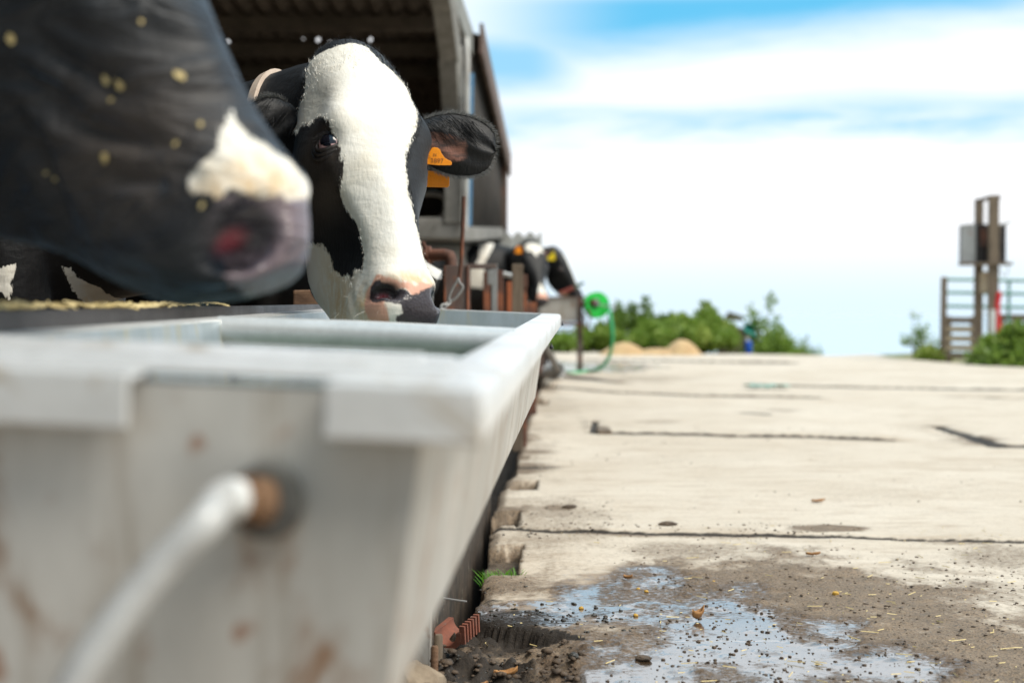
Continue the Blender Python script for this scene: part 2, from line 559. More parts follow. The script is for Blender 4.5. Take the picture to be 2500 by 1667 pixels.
# mud lumps near the trough
mudl = sstep(0.35 - xv, 0.0, 0.45) * front * (yv > 2.2)
z = z + mudl * (lump * 0.10 + (rough_n - 0.5) * 0.012)
heap = np.exp(-(((xv + 0.14) / 0.07) ** 2 + ((yv - 2.78) / 0.25) ** 2)) * 0.035
z = z + np.where(front, heap, 0)
# ditch
inditch = (~front) & (xv < xe) & (xv > xe - 0.24) & (yv < 17)
z = np.where(inditch, -0.24 + (rough_n - 0.5) * 0.03, z)
edge_soft = (~front) & (xv >= xe) & (xv < xe + 0.03) & (yv < 17)
z = np.where(edge_soft, z - (1 - (xv - xe) / 0.03) * 0.02 * (0.4 + rough_n), z)
slab_edge = (~front) & (yv < y0 + 0.03) & (xv < xend)
z = np.where(slab_edge, z - (1 - (yv - y0) / 0.03) * 0.012 * (0.3 + rough_n), z)
# notches in the slab edge
notches = [([(1176, 1330), (1278, 1328), (1264, 1398), (1160, 1400)], 0.05),
           ([(1206, 1254), (1270, 1251), (1266, 1291), (1190, 1291)], 0.055),
           ([(1258, 1173), (1313, 1171), (1312, 1197), (1245, 1197)], 0.05),
           ([(1226, 1118), (1265, 1118), (1258, 1162), (1205, 1166)], 0.06),
           ([(1312, 934), (1356, 936), (1352, 948), (1300, 948)], 0.07),
           ([(1296, 975), (1340, 976), (1336, 988), (1290, 988)], 0.06)]
notch_mask = np.zeros_like(xv)
P2 = np.stack([xv, yv], 1)
for q, dep in notches:
    sdn = poly_sd(P2, [G(*p)[:2] for p in q]) + (rough_n - 0.5) * 0.012
    ins = (sdn > 0) & (~inditch)
    z = np.where(ins, -dep + (rough_n - 0.5) * 0.018, z)
    notch_mask = np.maximum(notch_mask, sstep(sdn, -0.004, 0.004))


def seg_px(pts, half_px, squash=1.0):
    """mask near a polyline given by photo pixels on the ground"""
    g = [G(*p)[:2] for p in pts]
    d = np.full(len(xv), 1e9)
    for a, b in zip(g[:-1], g[1:]):
        e = b - a
        t = np.clip(((P2 - a) @ e) / (e @ e), 0, 1)
        d = np.minimum(d, np.linalg.norm(P2 - a - t[:, None] * e, axis=1))
    return d


wobx = (fbm(xv * 3, yv * 3, 31) - 0.5)
joints = [([(1452, 1030), (1449, 1058)], 0.018, 0.010), ([(2290, 1044), (2360, 1066), (2440, 1091)], 0.035, 0.008), ([(1360, 920), (1510, 933)], 0.05, 0.01), ([(2370, 968), (2520, 974)], 0.05, 0.02), ([(1820, 1010), (1870, 1013)], 0.03, 0.0)]
joint = np.zeros_like(xv)
spill = np.zeros_like(xv)
for pts, hw, dep in joints:
    d = seg_px(pts, hw)
    jw = hw * 1.7 * (0.55 + 0.9 * fbm(xv * 6, yv * 6, 41))
    m_ = 1 - sstep(d, jw * 0.5, jw)
    joint = np.maximum(joint, m_)
    z = np.where((~inditch) & (notch_mask < 0.5), z - m_ * dep * 1.8, z)
    spill = np.maximum(spill, (1 - sstep(d, 0.0, hw * 9)) * sstep(fbm(xv * 4, yv * 9, 43), 0.42, 0.7))


# slab steps: the far slab stands a little proud along these lines
rowsp = np.interp(yv, [0, 2.2, 2.3, 24], [0.6, 0.3, 0.007, 0.072])
for pts, st, a, b in [([(1266, 1293), (1320, 1297), (1900, 1308), (2700, 1328)], 0.011, -9, 99), ([(1255, 1143), (1350, 1141), (1450, 1138)], 0.010, -9, G(1440, 1138)[0]),
                      ([(1440, 1059), (1500, 1060), (1900, 1067), (2260, 1079)], 0.019, G(1448, 1058)[0], G(2265, 1079)[0]), ([(2440, 1091), (2700, 1094)], 0.016, G(2440, 1091)[0], 99),
                      ([(1270, 938), (1500, 959), (1690, 966), (2050, 973)], 0.016, -9, G(2060, 973)[0]), ([(1860, 940), (2100, 947), (2300, 951), (2650, 954)], 0.018, G(1860, 940)[0], 99),
                      ([(1350, 920), (1510, 934)], 0.03, G(1350, 920)[0], G(1515, 934)[0]), ([(1430, 879), (1800, 885), (1970, 887)], 0.03, G(1430, 879)[0], G(1975, 887)[0])]:
    g = np.array([G(*p)[:2] for p in pts])
    o_ = np.argsort(g[:, 0])
    yl = np.interp(xv, g[o_, 0], g[o_, 1]) + (fbm(xv * 7, xv * 0 + 5, 15) - 0.5) * 0.04
    dy = yv - yl
    xm = sstep(xv, a - 0.05, a + 0.02) * (1 - sstep(xv, b - 0.25, b + 0.02))
    z = np.where((dy > 0) & (~inditch), z + st * np.exp(-dy / 0.9) * xm * sstep(dy, -0.002, np.maximum(rowsp * 0.8, 0.012)), z)
    br_ = 0.55 + 0.9 * fbm(xv * 5, yv * 5, 45)
    joint = np.maximum(joint, np.exp(-((dy + 0.5 * rowsp) / (0.85 * rowsp)) ** 2) * xm * br_ * 1.1)
    spill = np.maximum(spill, sstep(-dy, 0.14, 0.0) * (dy < 0) * xm * sstep(fbm(xv * 3, yv * 8, 47), 0.3, 0.7))


def blob(cx, cy, rx, ry, soft=0.5, amp=0.5, freq=0.008):
    """irregular patch of ground: centre and radii in photo pixels"""
    q = ((PX - cx) / rx) ** 2 + ((PY - cy) / ry) ** 2
    nz = fbm(xv * 5, yv * 3.2, int(cx) % 97) - 0.5 + 0.6 * (fbm(xv * 16, yv * 11, int(cy) % 89) - 0.5)
    return 1 - sstep(np.sqrt(q) + nz * amp * 2, 1 - soft, 1 + soft * 0.4)


wet = np.zeros_like(xv)
for a in [(1540, 1445, 210, 75, 0.5), (1340, 1500, 270, 42, 0.45), (1480, 1610, 430, 100, 0.5), (1700, 1640, 480, 90, 0.5), (1800, 1560, 320, 75, .6), (1750, 1460, 220, 60, .8),
          (1440, 897, 170, 13, 0.4), (1340, 892, 90, 14, 0.4), (2060, 1640, 300, 60, 0.8)]:
    wet = np.maximum(wet, blob(*a, amp=0.45))
mud = np.zeros_like(xv)
for a, s in [((1900, 1480, 700, 130, 0.7), 1.0), ((2300, 1600, 700, 160, 0.7), 0.95), ((1600, 1650, 700, 160, 0.7), 0.9), ((1280, 1440, 170, 60, .6), 0.42),
             ((1340, 1260, 170, 34, 0.8), 0.5), ((2010, 1296, 130, 10, 0.6), 0.85), ((2420, 1360, 200, 45, 0.8), 0.5), ((1700, 1345, 260, 30, .8), .5),
             ((1300, 1050, 130, 28, 0.8), 0.35), ((1920, 1003, 75, 7, 0.8), 0.45), ((1620, 1035, 80, 6, .7), .4), ((1560, 925, 260, 14, 0.8), 0.4),
             ((2350, 1445, 300, 40, .8), .5), ((1230, 1180, 70, 60, .8), .5), ((1700, 1185, 70, 6, .7), .25), ((1350, 1245, 60, 10, .5), .7), ((1300, 1290, 230, 120, .8), .42), ((1270, 1110, 140, 80, .8), .42), ((1330, 990, 150, 40, .8), .35), ((1700, 1120, 500, 40, .9), .22), ((2200, 1200, 400, 40, .9), .22)]:
    mud = np.maximum(mud, s * blob(*a, amp=0.5))
mud = np.maximum(mud, sstep(0.04 - (xv - xe), -0.05, 0.05) * 0.75 * (yv < 17))
mud = np.maximum(mud, (1 - sstep(xv - xe, 0.02, 0.34)) * sstep(fbm(xv * 6, yv * 4, 71), 0.36, 0.62) * 0.8 * (yv < 17))
mud = np.maximum(mud, spill * 0.7)
mud = np.where(front & (xv < 0.35), np.maximum(mud, 0.95 - 0.5 * sstep(xv, 0.0, 0.4)), mud)
black = np.zeros_like(xv)
for a, s in [((1290, 1505, 190, 26, 0.5), 0.9), ((1420, 1492, 140, 10, 0.7), 0.6), ((1200, 1462, 60, 9, .6), .6), ((1170, 1540, 260, 22, 0.6), 0.7)]:
    black = np.maximum(black, s * blob(*a, amp=0.5))
black = np.maximum(black, joint * 1.15)
black = np.where((~inditch) & (yv < y0 + 0.03) & (yv > y0 - 0.05 * (1 - sstep(xv, -0.05, xend))) & (xv < xend), 1.0, black)
black = np.where(inditch, 0.8, black)
black = np.maximum(black, notch_mask * 0.55)
wet = wet * (1 - 0.5 * np.clip(black, 0, 1))
black = np.maximum(black, 0.85 * blob(1130, 1625, 210, 85, 0.6))
mud = np.maximum(mud, notch_mask * 0.9)
wet = np.where((PY < 960) & (PY > 800) & (wet > 0.2), wet * 2.2, wet)
wet = np.where(inditch | (notch_mask > 0.5), 0, wet)
wet = np.where(front, wet * sstep(xv, -0.02, 0.22), wet)
wet = wet * (0.45 + 0.85 * sstep(fbm(xv * 8, yv * 5, 63, 5, 0.6), 0.36, 0.60))
# puddles are level and smooth; crumbs stand out of them
lvl = np.where(front, -step_h * 0.92 - 0.002, -0.0035)
pool = sstep(wet, 0.30, 0.62)
z = np.where(inditch | (notch_mask > 0.5), z, z * (1 - pool) + (lvl + np.clip(lump - 0.16, 0, 1) * 0.03) * pool)
z = z + np.where(front | (mud > 0.55), nearness * np.clip(lump, 0, 1) * 0.030 * np.clip(mud, 0, 1) * (1 - pool), 0)
# the yard ends at the brow of the hill
yend = np.interp(xv, [-12, 0.3, 5.0, 5.5, 6.2, 14], [23.0, 22.5, 21.0, 18.5, 15.6, 14.5]) + (fbm(xv * 1.5, xv * 0, 77) - 0.5) * 0.8
z = np.where(yv > yend, z - (yv - yend) * 0.30, z)
brow = np.exp(-((PX - 2160) / 70.0) ** 2) * np.exp(-((yv - 20.6) / 0.7) ** 2) * 0.05
z = z + brow
nx, ny = len(gx), len(gy)
idx = np.arange(nx * ny).reshape(ny, nx)
quads = np.stack([idx[:-1, :-1].ravel(), idx[:-1, 1:].ravel(), idx[1:, 1:].ravel(), idx[1:, :-1].ravel()], 1)


def yard_height(x, y):
    i = np.clip(np.searchsorted(gx, x), 0, nx - 1)
    j = np.clip(np.searchsorted(gy, y), 0, ny - 1)
    return float(z[j * nx + i])


m, t = material('yard_concrete')
A = lambda k: t.n('ShaderNodeAttribute', attribute_name=k).outputs['Fac']
co = t.n('ShaderNodeTexCoord').outputs['Object']
a_wet, a_mud, a_blk = A('wet'), A('mud'), A('black')
big = t.noise(co, 0.8, 5.0, 0.6, 0.3)
mid = t.noise(t.mapping(co, (1.0, 2.2, 1)), 5.0, 6.0, 0.62, 0.4)
fine = t.noise(co, 60.0, 5.0, 0.7)
grit = t.noise(co, 170.0, 3.0, 0.7)
col = t.mix(t.step(big, 0.3, 0.7), (0.625, 0.555, 0.46), (0.55, 0.475, 0.38))
col = t.mix(t.math('MULTIPLY', t.step(mid, 0.46, 0.74), 0.5), col, (0.38, 0.295, 0.21))
stn = t.noise(t.mapping(co, (0.8, 1.5, 1), (0, 0, 0.3), (4, 2, 0)), 1.1, 7.0, 0.7, 0.6)
col = t.mix(t.math('MULTIPLY', t.step(stn, 0.50, 0.66), 0.55), col, (0.42, 0.335, 0.245))
streak = t.noise(t.mapping(co, (0.7, 9.0, 1), (0, 0, -0.04)), 1.6, 5.0, 0.65, 0.2)
col = t.mix(t.math('MULTIPLY', t.step(streak, 0.50, 0.74), 0.3), col, (0.34, 0.28, 0.22))
col = t.mix(t.math('MULTIPLY', t.step(fine, 0.48, 0.72), 0.35), col, (0.30, 0.24, 0.18))
col = t.mix(t.math('MULTIPLY', t.step(grit, 0.62, 0.74), 0.6), col, (0.13, 0.10, 0.075))
mudn = t.math('ADD', a_mud, t.math('MULTIPLY', t.math('SUBTRACT', fine, 0.5), 0.9))
mudc = t.mix(t.step(mid, 0.3, 0.7), (0.235, 0.165, 0.105), (0.165, 0.115, 0.072))
mudc = t.mix(t.step(grit, 0.46, 0.66), mudc, (0.055, 0.042, 0.032))
mudc = t.mix(t.math('MULTIPLY', t.step(t.noise(co, 110.0, 4.0, 0.7), 0.56, 0.68), 0.7), mudc, (0.34, 0.28, 0.20))
spk = t.n('ShaderNodeTexVoronoi', {'Vector': co, 'Scale': 95.0, 'Randomness': 1.0})
mudc = t.mix(t.math('MULTIPLY', t.math('SUBTRACT', 1.0, t.step(spk.outputs['Distance'], 0.12, 0.32)), t.step(t.noise(co, 14.0, 3.0), 0.42, 0.62)), mudc, (0.038, 0.028, 0.022))
mfac = t.step(mudn, 0.15, 0.75)
col = t.mix(t.math('MULTIPLY', mfac, 0.92), col, mudc)
blkn = t.math('ADD', a_blk, t.math('MULTIPLY', t.math('SUBTRACT', fine, 0.5), 0.7))
col = t.mix(t.math('MULTIPLY', t.step(blkn, 0.25, 0.8), 0.93), col, (0.014, 0.011, 0.009))
wetn = t.math('ADD', t.math('MULTIPLY', a_wet, 0.82), t.math('MULTIPLY', t.math('SUBTRACT', t.noise(t.mapping(co, (1.0, 1.5, 1)), 55.0, 8.0, 0.8), 0.5), 3.4))
wf = t.step(wetn, 0.20, 0.92)
col = t.mix(wf, col, (0.50, 0.47, 0.44), 'MULTIPLY')
col = t.mix(t.math('MULTIPLY', t.step(t.math('ADD', a_wet, t.math('MULTIPLY', t.math('SUBTRACT', mid, 0.5), 0.5)), 0.02, 0.40), 0.85), col, (0.50, 0.43, 0.37), 'MULTIPLY')
rg = t.math('SUBTRACT', 0.86, t.math('MULTIPLY', wf, 0.64))
rg = t.math('SUBTRACT', rg, t.math('MULTIPLY', mfac, t.math('MULTIPLY', t.step(mid, 0.35, 0.75), 0.12)), clamp=True)
bh = t.math('ADD', t.math('MULTIPLY', fine, 0.7), t.math('MULTIPLY', grit, 0.5))
bs = t.math('SUBTRACT', t.math('ADD', 0.55, t.math('MULTIPLY', mfac, 0.45)), t.math('MULTIPLY', wf, 0.97), clamp=True)
bp = t.n('ShaderNodeBump', {'Strength': bs, 'Distance': 0.006, 'Height': bh})
finish(t, t.n('ShaderNodeBsdfPrincipled', {'Base Color': col, 'Roughness': rg, 'Normal': bp.outputs[0], 'Specular IOR Level': t.math('ADD', 0.4, t.math('MULTIPLY', wf, 0.6)), 'Coat Weight': t.math('MULTIPLY', wf, 1.0), 'Coat Roughness': 0.10}).outputs[0])
yard = link_mesh('concrete_yard', np.stack([xv, yv, z], 1), quads, m, smooth=True, attrs={'wet': wet, 'mud': mud, 'black': black})
tag(yard, 'broken concrete farmyard slabs with puddles and mud', 'yard', kind='structure')

# ---- hillside falling to the sea
m, t = material('hillside_soil')
co = t.n('ShaderNodeTexCoord').outputs['Object']
col = t.mix(t.step(t.noise(co, 0.6, 6.0, 0.6), 0.35, 0.65), (0.10, 0.14, 0.035), (0.26, 0.20, 0.11))
finish(t, t.n('ShaderNodeBsdfPrincipled', {'Base Color': col, 'Roughness': 0.95}).outputs[0])
tx = np.concatenate([np.linspace(-400, -20, 20), np.linspace(-18, 30, 60), np.linspace(34, 400, 22)])
ty = np.concatenate([np.linspace(-120, 18, 24), np.linspace(18.5, 60, 80), np.linspace(64, 420, 40)])
TX, TY = np.meshgrid(tx, ty)
TZ = -0.55 + 0.45 * sstep(TY, 18.8, 20.6) * 1.0 + 0.45 * (sstep(TX, 5.6, 6.6) * sstep(TY, 12.0, 14.0)) * (TY < 20.6) * 0.9
TZ = np.minimum(TZ, -0.09)
slope_start = np.interp(TX, [-400, 0, 3.0, 5.0, 7.5, 400], [40, 30, 27, 23, 26, 30])
TZ = TZ - np.maximum(TY - slope_start, 0) * 0.26 + (fbm(TX * 0.7, TY * 0.7, 61) - 0.5) * 0.12 * (TY > 20)
TZ = np.where(TY < -8, TZ - (-8 - TY) * 0.02, TZ)
ti = np.arange(TX.size).reshape(TX.shape)
tq = np.stack([ti[:-1, :-1].ravel(), ti[:-1, 1:].ravel(), ti[1:, 1:].ravel(), ti[1:, :-1].ravel()], 1)
hill = link_mesh('hillside', np.stack([TX.ravel(), TY.ravel(), TZ.ravel()], 1), tq, m, smooth=True)
tag(hill, 'grassy hillside falling away beyond the yard', 'hillside', kind='structure')


def hill_z(x, y):
    i = int(np.clip(np.searchsorted(tx, x), 0, len(tx) - 1))
    j = int(np.clip(np.searchsorted(ty, y), 0, len(ty) - 1))
    return float(TZ[j, i])


m, t = material('sea_water')
co = t.n('ShaderNodeTexCoord').outputs['Object']
bp = t.n('ShaderNodeBump', {'Strength': 0.06, 'Distance': 1.0, 'Height': t.noise(co, 0.05, 4.0, 0.6)})
finish(t, t.n('ShaderNodeBsdfPrincipled', {'Base Color': (0.32, 0.48, 0.60, 1), 'Roughness': 0.22, 'Normal': bp.outputs[0]}).outputs[0])
sea = link_mesh('sea', [(-9000, 60, -62), (9000, 60, -62), (9000, 14000, -62), (-9000, 14000, -62)], [(0, 1, 2, 3)], m)
tag(sea, 'pale blue sea at the horizon', 'sea', kind='structure')


# ---- sandy heaps at the edge of the yard
def mound(c, rx, ry, h, label, seed):
    n, k = 40, 14
    v, f = [], []
    for i in range(k + 1):
        r = i / k
        for j in range(n):
            a = 2 * math.pi * j / n
            x, yq = c[0] + rx * r * math.cos(a), c[1] + ry * r * math.sin(a)
            hh = h * (1 - r * r) ** 1.2 * (0.65 + 0.7 * fbm(np.array([x * 2.2]), np.array([yq * 2.2]), seed)[0])
            v.append((x, yq, c[2] + hh - 0.03))
    for i in range(k):
        for j in range(n):
            f.append((i * n + j, i * n + (j + 1) % n, (i + 1) * n + (j + 1) % n, (i + 1) * n + j))
    o = link_mesh('soil_mound', v, f, M['sand'], smooth=True, origin=c)
    tag(o, label, 'mound', 'sandy mounds at the yard edge')


mound(G(1520, 866), 0.42, 0.4, 0.20, 'low sandy mound just beyond the green hose', 3)
mound(G(1610, 866), 0.5, 0.4, 0.13, 'flat sandy mound between the two higher sandy mounds', 4)
mound(G(1665, 866), 0.34, 0.4, 0.24, 'highest pointed sandy mound under the bushes', 5)

# ================================================================== barn
def bx(yq):
    return 0.046 * yq - 0.90


def bz(yq):
    return 2.47 + 0.11 * (17 - yq) if yq > 7 else 2.47 + 1.10 - 0.11 * (7 - yq)


barn = thing('barn', (bx(17) - 4, 8, 0), 'dark open-sided barn with corrugated roof behind the cows', 'barn')
# corrugated roof sheet with a row of small holes at a lap
hole_y = 12.5
for yy in np.linspace(7.5, 16, 400):
    if abs(proj((bx(yy) - 1, yy, bz(yy)))[1] - 97) < 3:
        hole_y = yy
rows = sorted(list(np.linspace(-2, 17.35, 60)) + [hole_y - 0.05, hole_y + 0.05])
per = 0.15
cols = np.arange(0, 8.6, per / 6)
v, f = [], []
for yy in rows:
    for c in cols:
        v.append((bx(yy) + 0.06 - c - (0.10 if yy < 12.2 else 0), yy, bz(yy) + 0.025 * math.cos(2 * math.pi * c / per)))
nc = len(cols)
holes_px = [503, 528, 560, 588, 742, 775, 803, 905, 960]
for i in range(len(rows) - 1):
    for j in range(nc - 1):
        if abs((rows[i] + rows[i + 1]) / 2 - hole_y) < 0.04:
            px = proj((bx(hole_y) + 0.06 - (cols[j] + cols[j + 1]) / 2, hole_y, bz(hole_y)))[0]
            if any(abs(px - h) < 4.0 for h in holes_px):
                continue
        f.append((i * nc + j, i * nc + j + 1, (i + 1) * nc + j + 1, (i + 1) * nc + j))
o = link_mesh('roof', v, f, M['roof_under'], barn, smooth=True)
so = o.modifiers.new('thick', 'SOLIDIFY')
so.thickness = 0.008
mb = None
for px_y in (60, 122, 178):
    yy = 12
    for q in np.linspace(7.1, 16.9, 600):
        if abs(proj((bx(q) - 1, q, bz(q) - 0.12))[1] - px_y) < 2.5:
            yy = q
    MB().box((bx(yy) - 4.2, yy, bz(yy) - 0.115), (8.2, 0.08, 0.11)).build('purlin', M['roof_under'], barn, bevel=0.006)
for yy in (7.0, 8.4, 9.9, 15.2, 16.6, 4.5, 2.0):
    MB().box((bx(yy) - 4.2, yy, bz(yy) - 0.115), (8.2, 0.10, 0.16)).build('purlin', M['roof_under'], barn, bevel=0.006)
# portal frame at the gable: post, knee and rafter
yp = 11.05
mb = MB()
mb.box((bx(yp) - 0.06, yp, 1.83), (0.14, 0.24, 0.98))
mb.build('frame_post', M['concrete_dark'], barn, bevel=0.01)
mb = MB()
pts = [(bx(yp) - 0.06, yp, 2.25), (bx(10.8) - 0.06, 10.75, 2.62), (bx(10.2) - 0.06, 10.2, bz(10.2) - 0.32), (bx(9) - 0.06, 9.0, bz(9.0) - 0.22), (bx(4) - 0.06, 4.0, bz(4) - 0.22)]
for a, b in zip(pts[:-1], pts[1:]):
    mb.beam(a, b, 0.14, 0.22, up=(0, -0.5, 0.8))
mb.build('rafter', M['concrete_dark'], barn, bevel=0.01)
mb = MB()
mb.beam((bx(12.2) - 0.01, 12.2, bz(12.2) - 0.05), (bx(4) - 0.01, 4.0, bz(4) - 0.05), 0.03, 0.22)
mb.build('barge_board', M['asbestos'], barn)
mb = MB()
mb.beam((bx(17.3) + 0.08, 17.3, bz(17.3) - 0.02), (bx(12.15) + 0.08, 12.15, bz(12.15) - 0.02), 0.03, 0.26)
mb.build('barge_board', M['clad'], barn)
# gable cladding: vertical corrugation
v, f = [], []
yc = np.arange(11.6, 17.2, 0.03)
for yy in yc:
    for k in range(2):
        v.append((bx(yy) - 0.02 + 0.02 * math.sin(2 * math.pi * yy / 0.3), yy, 0.68 + 0.0547 * yy if k == 0 else bz(yy) - 0.02))
for i in range(len(yc) - 1):
    f.append((2 * i, 2 * i + 2, 2 * i + 3, 2 * i + 1))
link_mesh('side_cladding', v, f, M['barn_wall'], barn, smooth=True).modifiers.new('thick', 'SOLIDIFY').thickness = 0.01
MB().box((bx(17.1) + 0.0, 17.1, 2.05), (0.12, 0.42, 0.85)).build('corner_post', M['clad'], barn, bevel=0.01)
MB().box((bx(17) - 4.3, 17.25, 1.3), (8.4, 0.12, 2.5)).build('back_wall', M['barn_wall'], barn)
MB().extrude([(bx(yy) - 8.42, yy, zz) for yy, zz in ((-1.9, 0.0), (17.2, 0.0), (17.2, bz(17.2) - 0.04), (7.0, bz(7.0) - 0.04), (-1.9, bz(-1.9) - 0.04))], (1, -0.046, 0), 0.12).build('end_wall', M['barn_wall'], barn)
# block wall and loop inside
mb = MB()
x0 = at(1125, 540, 13.4)[0]
mb.box((bx(yp) - 1.62, yp, 1.30), (3.3, 0.20, 0.17))
mb.build('lintel', M['concrete_dark'], barn, bevel=0.02)
MB().beam((bx(11) - 0.03, 11.2, 1.27), (bx(17.2) - 0.03, 17.2, 1.60), 0.10, 0.12).build('lintel', M['concrete_dark'], barn, bevel=0.01)
# pale down pipe in front of the post and the blue strip
mb = MB()
mb.tube([at(1136, 560, 10.85), at(1140, 300, 10.85), at(1141, 150, 10.85), at(1138, 96, 10.95)], 0.022, 10)
mb.build('down_pipe', M['pale_pipe'], barn, smooth=True)
a, b = at(1143, 552, 11.0), at(1149, 180, 11.0)
MB().beam(a, b, 0.03, 0.05, up=(1, 0, 0)).build('blue_strip', M['blue_paint'], barn)
loop = thing('cubicle_loop', at(1000, 548, 12.8), 'pale bent pipe loop inside the barn behind the orange ear tags', 'pipe loop')
mb = MB()
mb.tube(spline([at(980, 474, 12.8), at(1050, 472, 12.8), at(1080, 478, 12.8), at(1092, 497, 12.8), at(1082, 525, 12.8), at(1052, 544, 12.8), at(980, 548, 12.8)], 40), 0.026, 10)
mb.build('bent_pipe', M['pale_pipe'], loop, smooth=True)
MB().tube([at(1010, 473, 12.8), np.array([at(1010, 473, 12.8)[0], at(1010, 473, 12.8)[1], 0.0])], 0.028, 10).build('upright', M['grey_steel'], loop, smooth=True)

# ---- corrugated cement-sheet fence behind the far cows
fy = 16.85
x1, x0 = at(1325, 570, fy)[0], at(800, 560, fy)[0]
v, f = [], []
xs = np.arange(x0, x1, 0.146 / 10)
for x in xs:
    w_ = 0.028 * math.cos(2 * math.pi * (x1 - x) / 0.146)
    for k, zz in enumerate((0.0, 1.58)):
        v.append((x, fy + 0.25 * k + w_, zz + (0.035 * math.cos(2 * math.pi * (x1 - x) / 0.146) if k else 0)))
for i in range(len(xs) - 1):
    f.append((2 * i, 2 * i + 2, 2 * i + 3, 2 * i + 1))
o = link_mesh('corrugated_fence', v, f, M['asbestos'], smooth=True, origin=((x0 + x1) / 2, fy, 0))
o.modifiers.new('thick', 'SOLIDIFY').thickness = 0.012
tag(o, 'grey corrugated cement sheet fence behind the far cows', 'fence')

# ================================================================== near trough
def cdir(px, py):
    v = (px - CX) / FPX * RT + (CY - py) / FPX * UP + FW
    return v / np.linalg.norm(v)


TL = cdir(1427, 709)
v2 = cdir(427, 669)
TN = np.cross(TL, v2)
TN = TN / np.linalg.norm(TN)
if TN[2] < 0:
    TN = -TN
TW = np.cross(TN, TL)                    # to the left
if TW[0] > 0:
    TW = -TW
T0 = at(1176, 962, 0.92)
TLEN, TWID = 3.14, 0.57


def T(l, wq, n):
    return T0 + l * TL + wq * TW + n * TN


trough = thing('water_trough', (T(1.5, 0.28, -0.25)[0], T(1.5, 0.28, 0)[1], 0), 'long grey galvanised water trough the two nearest cows drink from', 'trough')
# rim: swept lip on three sides
prof = [(0.052, -0.004), (0.052, 0.0), (0.010, 0.0), (0.003, -0.002), (0.0, -0.008), (0.0, -0.034), (0.003, -0.034), (0.004, -0.010), (0.012, -0.0045)]


def rim_ring(l, wq, sl, sw):
    return [T(l + sl * o, wq + sw * o, n) for o, n in prof]


mb = MB()
rings = [rim_ring(0.0, 0.0, 1, 1), rim_ring(TLEN, 0.0, -1, 1), rim_ring(TLEN, TWID, -1, -1), rim_ring(0.0, TWID, 1, -1)]
# subdivide the long runs a little and dent them
sub = []
for a, b in zip(rings[:-1], rings[1:]):
    a, b = np.array(a), np.array(b)
    for k in range(24):
        u = k / 24
        j = (fbm(np.array([k * 0.37 + a[0][0] * 5]), np.array([a[0][1]]), 12)[0] - 0.5) * 0.0016 * (0 < k < 23)
        sub.append(list(a * (1 - u) + b * u + j * TN))
sub.append(rings[-1])
mb.loft(sub, cap=True)
mb.build('rim', M['galv_rim'], trough, smooth=True)
# folded front lip, in two lengths with a gap between them
for wa, wb in ((0.0, 0.103), (0.232, TWID)):
    mb = MB()
    mb.box(T(0.003, (wa + wb) / 2, -0.015), (0.006, wb - wa, 0.038), (TL, TW, TN))
    mb.box(T(0.03, (wa + wb) / 2, 0.0005), (0.052, wb - wa, 0.005), (TL, TW, TN))
    mb.build('front_lip', M['galv_rim'], trough, bevel=0.004)
# cover over the inlet end
mb = MB()
pl = [T(0.034, 0.008, 0.004), T(0.034, TWID - 0.01, 0.004), T(0.36, TWID - 0.01, 0.004), T(0.36, 0.05, 0.004)]
mb.extrude(pl, TN, 0.004)
mb.box(T(0.36, TWID / 2 + 0.02, -0.008), (0.004, TWID - 0.07, 0.024), (TL, TW, TN))
mb.box(T(0.11, TWID / 2, 0.008), (0.012, TWID - 0.06, 0.006), (TL, TW, TN))
mb.box(T(0.28, TWID / 2 + 0.02, 0.008), (0.010, TWID - 0.10, 0.006), (TL, TW, TN))
mb.build('inlet_cover', M['galv_rim'], trough, bevel=0.0015)
# body: outer and inner shells
def rect(l0, l1, w0, w1, n):
    return [T(l0, w0, n), T(l1, w0, n), T(l1, w1, n), T(l0, w1, n)]


mb = MB()
mb.loft([rect(0.036, TLEN - 0.04, 0.040, TWID - 0.04, -0.004), rect(0.036, TLEN - 0.043, 0.043, TWID - 0.043, -0.05), rect(0.040, TLEN - 0.07, 0.062, TWID - 0.085, -0.235)], cap=False)
mb.f.append(tuple(len(mb.v) - 4 + i for i in range(4)))
mb.build('body', M['galv_out'], trough)
mb = MB()
mb.loft([rect(0.052, TLEN - 0.052, 0.052, TWID - 0.052, -0.003), rect(0.06, TLEN - 0.08, 0.088, TWID - 0.088, -0.228)], cap=False)
mb.f.append(tuple(len(mb.v) - 4 + i for i in range(4)))
mb.build('inner_lining', M['galv_in'], trough)
# cross bar
MB().tube([T(1.36, 0.045, -0.018), T(1.36, 0.3, -0.016), T(1.36, TWID - 0.045, -0.018)], 0.023, 20).build('cross_bar', M['bar'], trough, smooth=True)
# legs
for l, wq in ((1.78, 0.275), (1.78, TWID - 0.11), (0.40, 0.20), (0.40, TWID - 0.13), (2.85, 0.36), (2.85, TWID - 0.13)):
    top = T(l, wq, -0.235)
    mb = MB()
    gz = -0.05
    mb.beam((top[0], top[1], gz), top, 0.004, 0.11, up=(1, 0, 0))
    mb.beam((top[0] + 0.055, top[1] + 0.02, gz), top + np.array([0.055, 0.02, 0]), 0.045, 0.005, up=(1, 0, 0))
    mb.build('leg', M['galv_out'], trough, bevel=0.001)
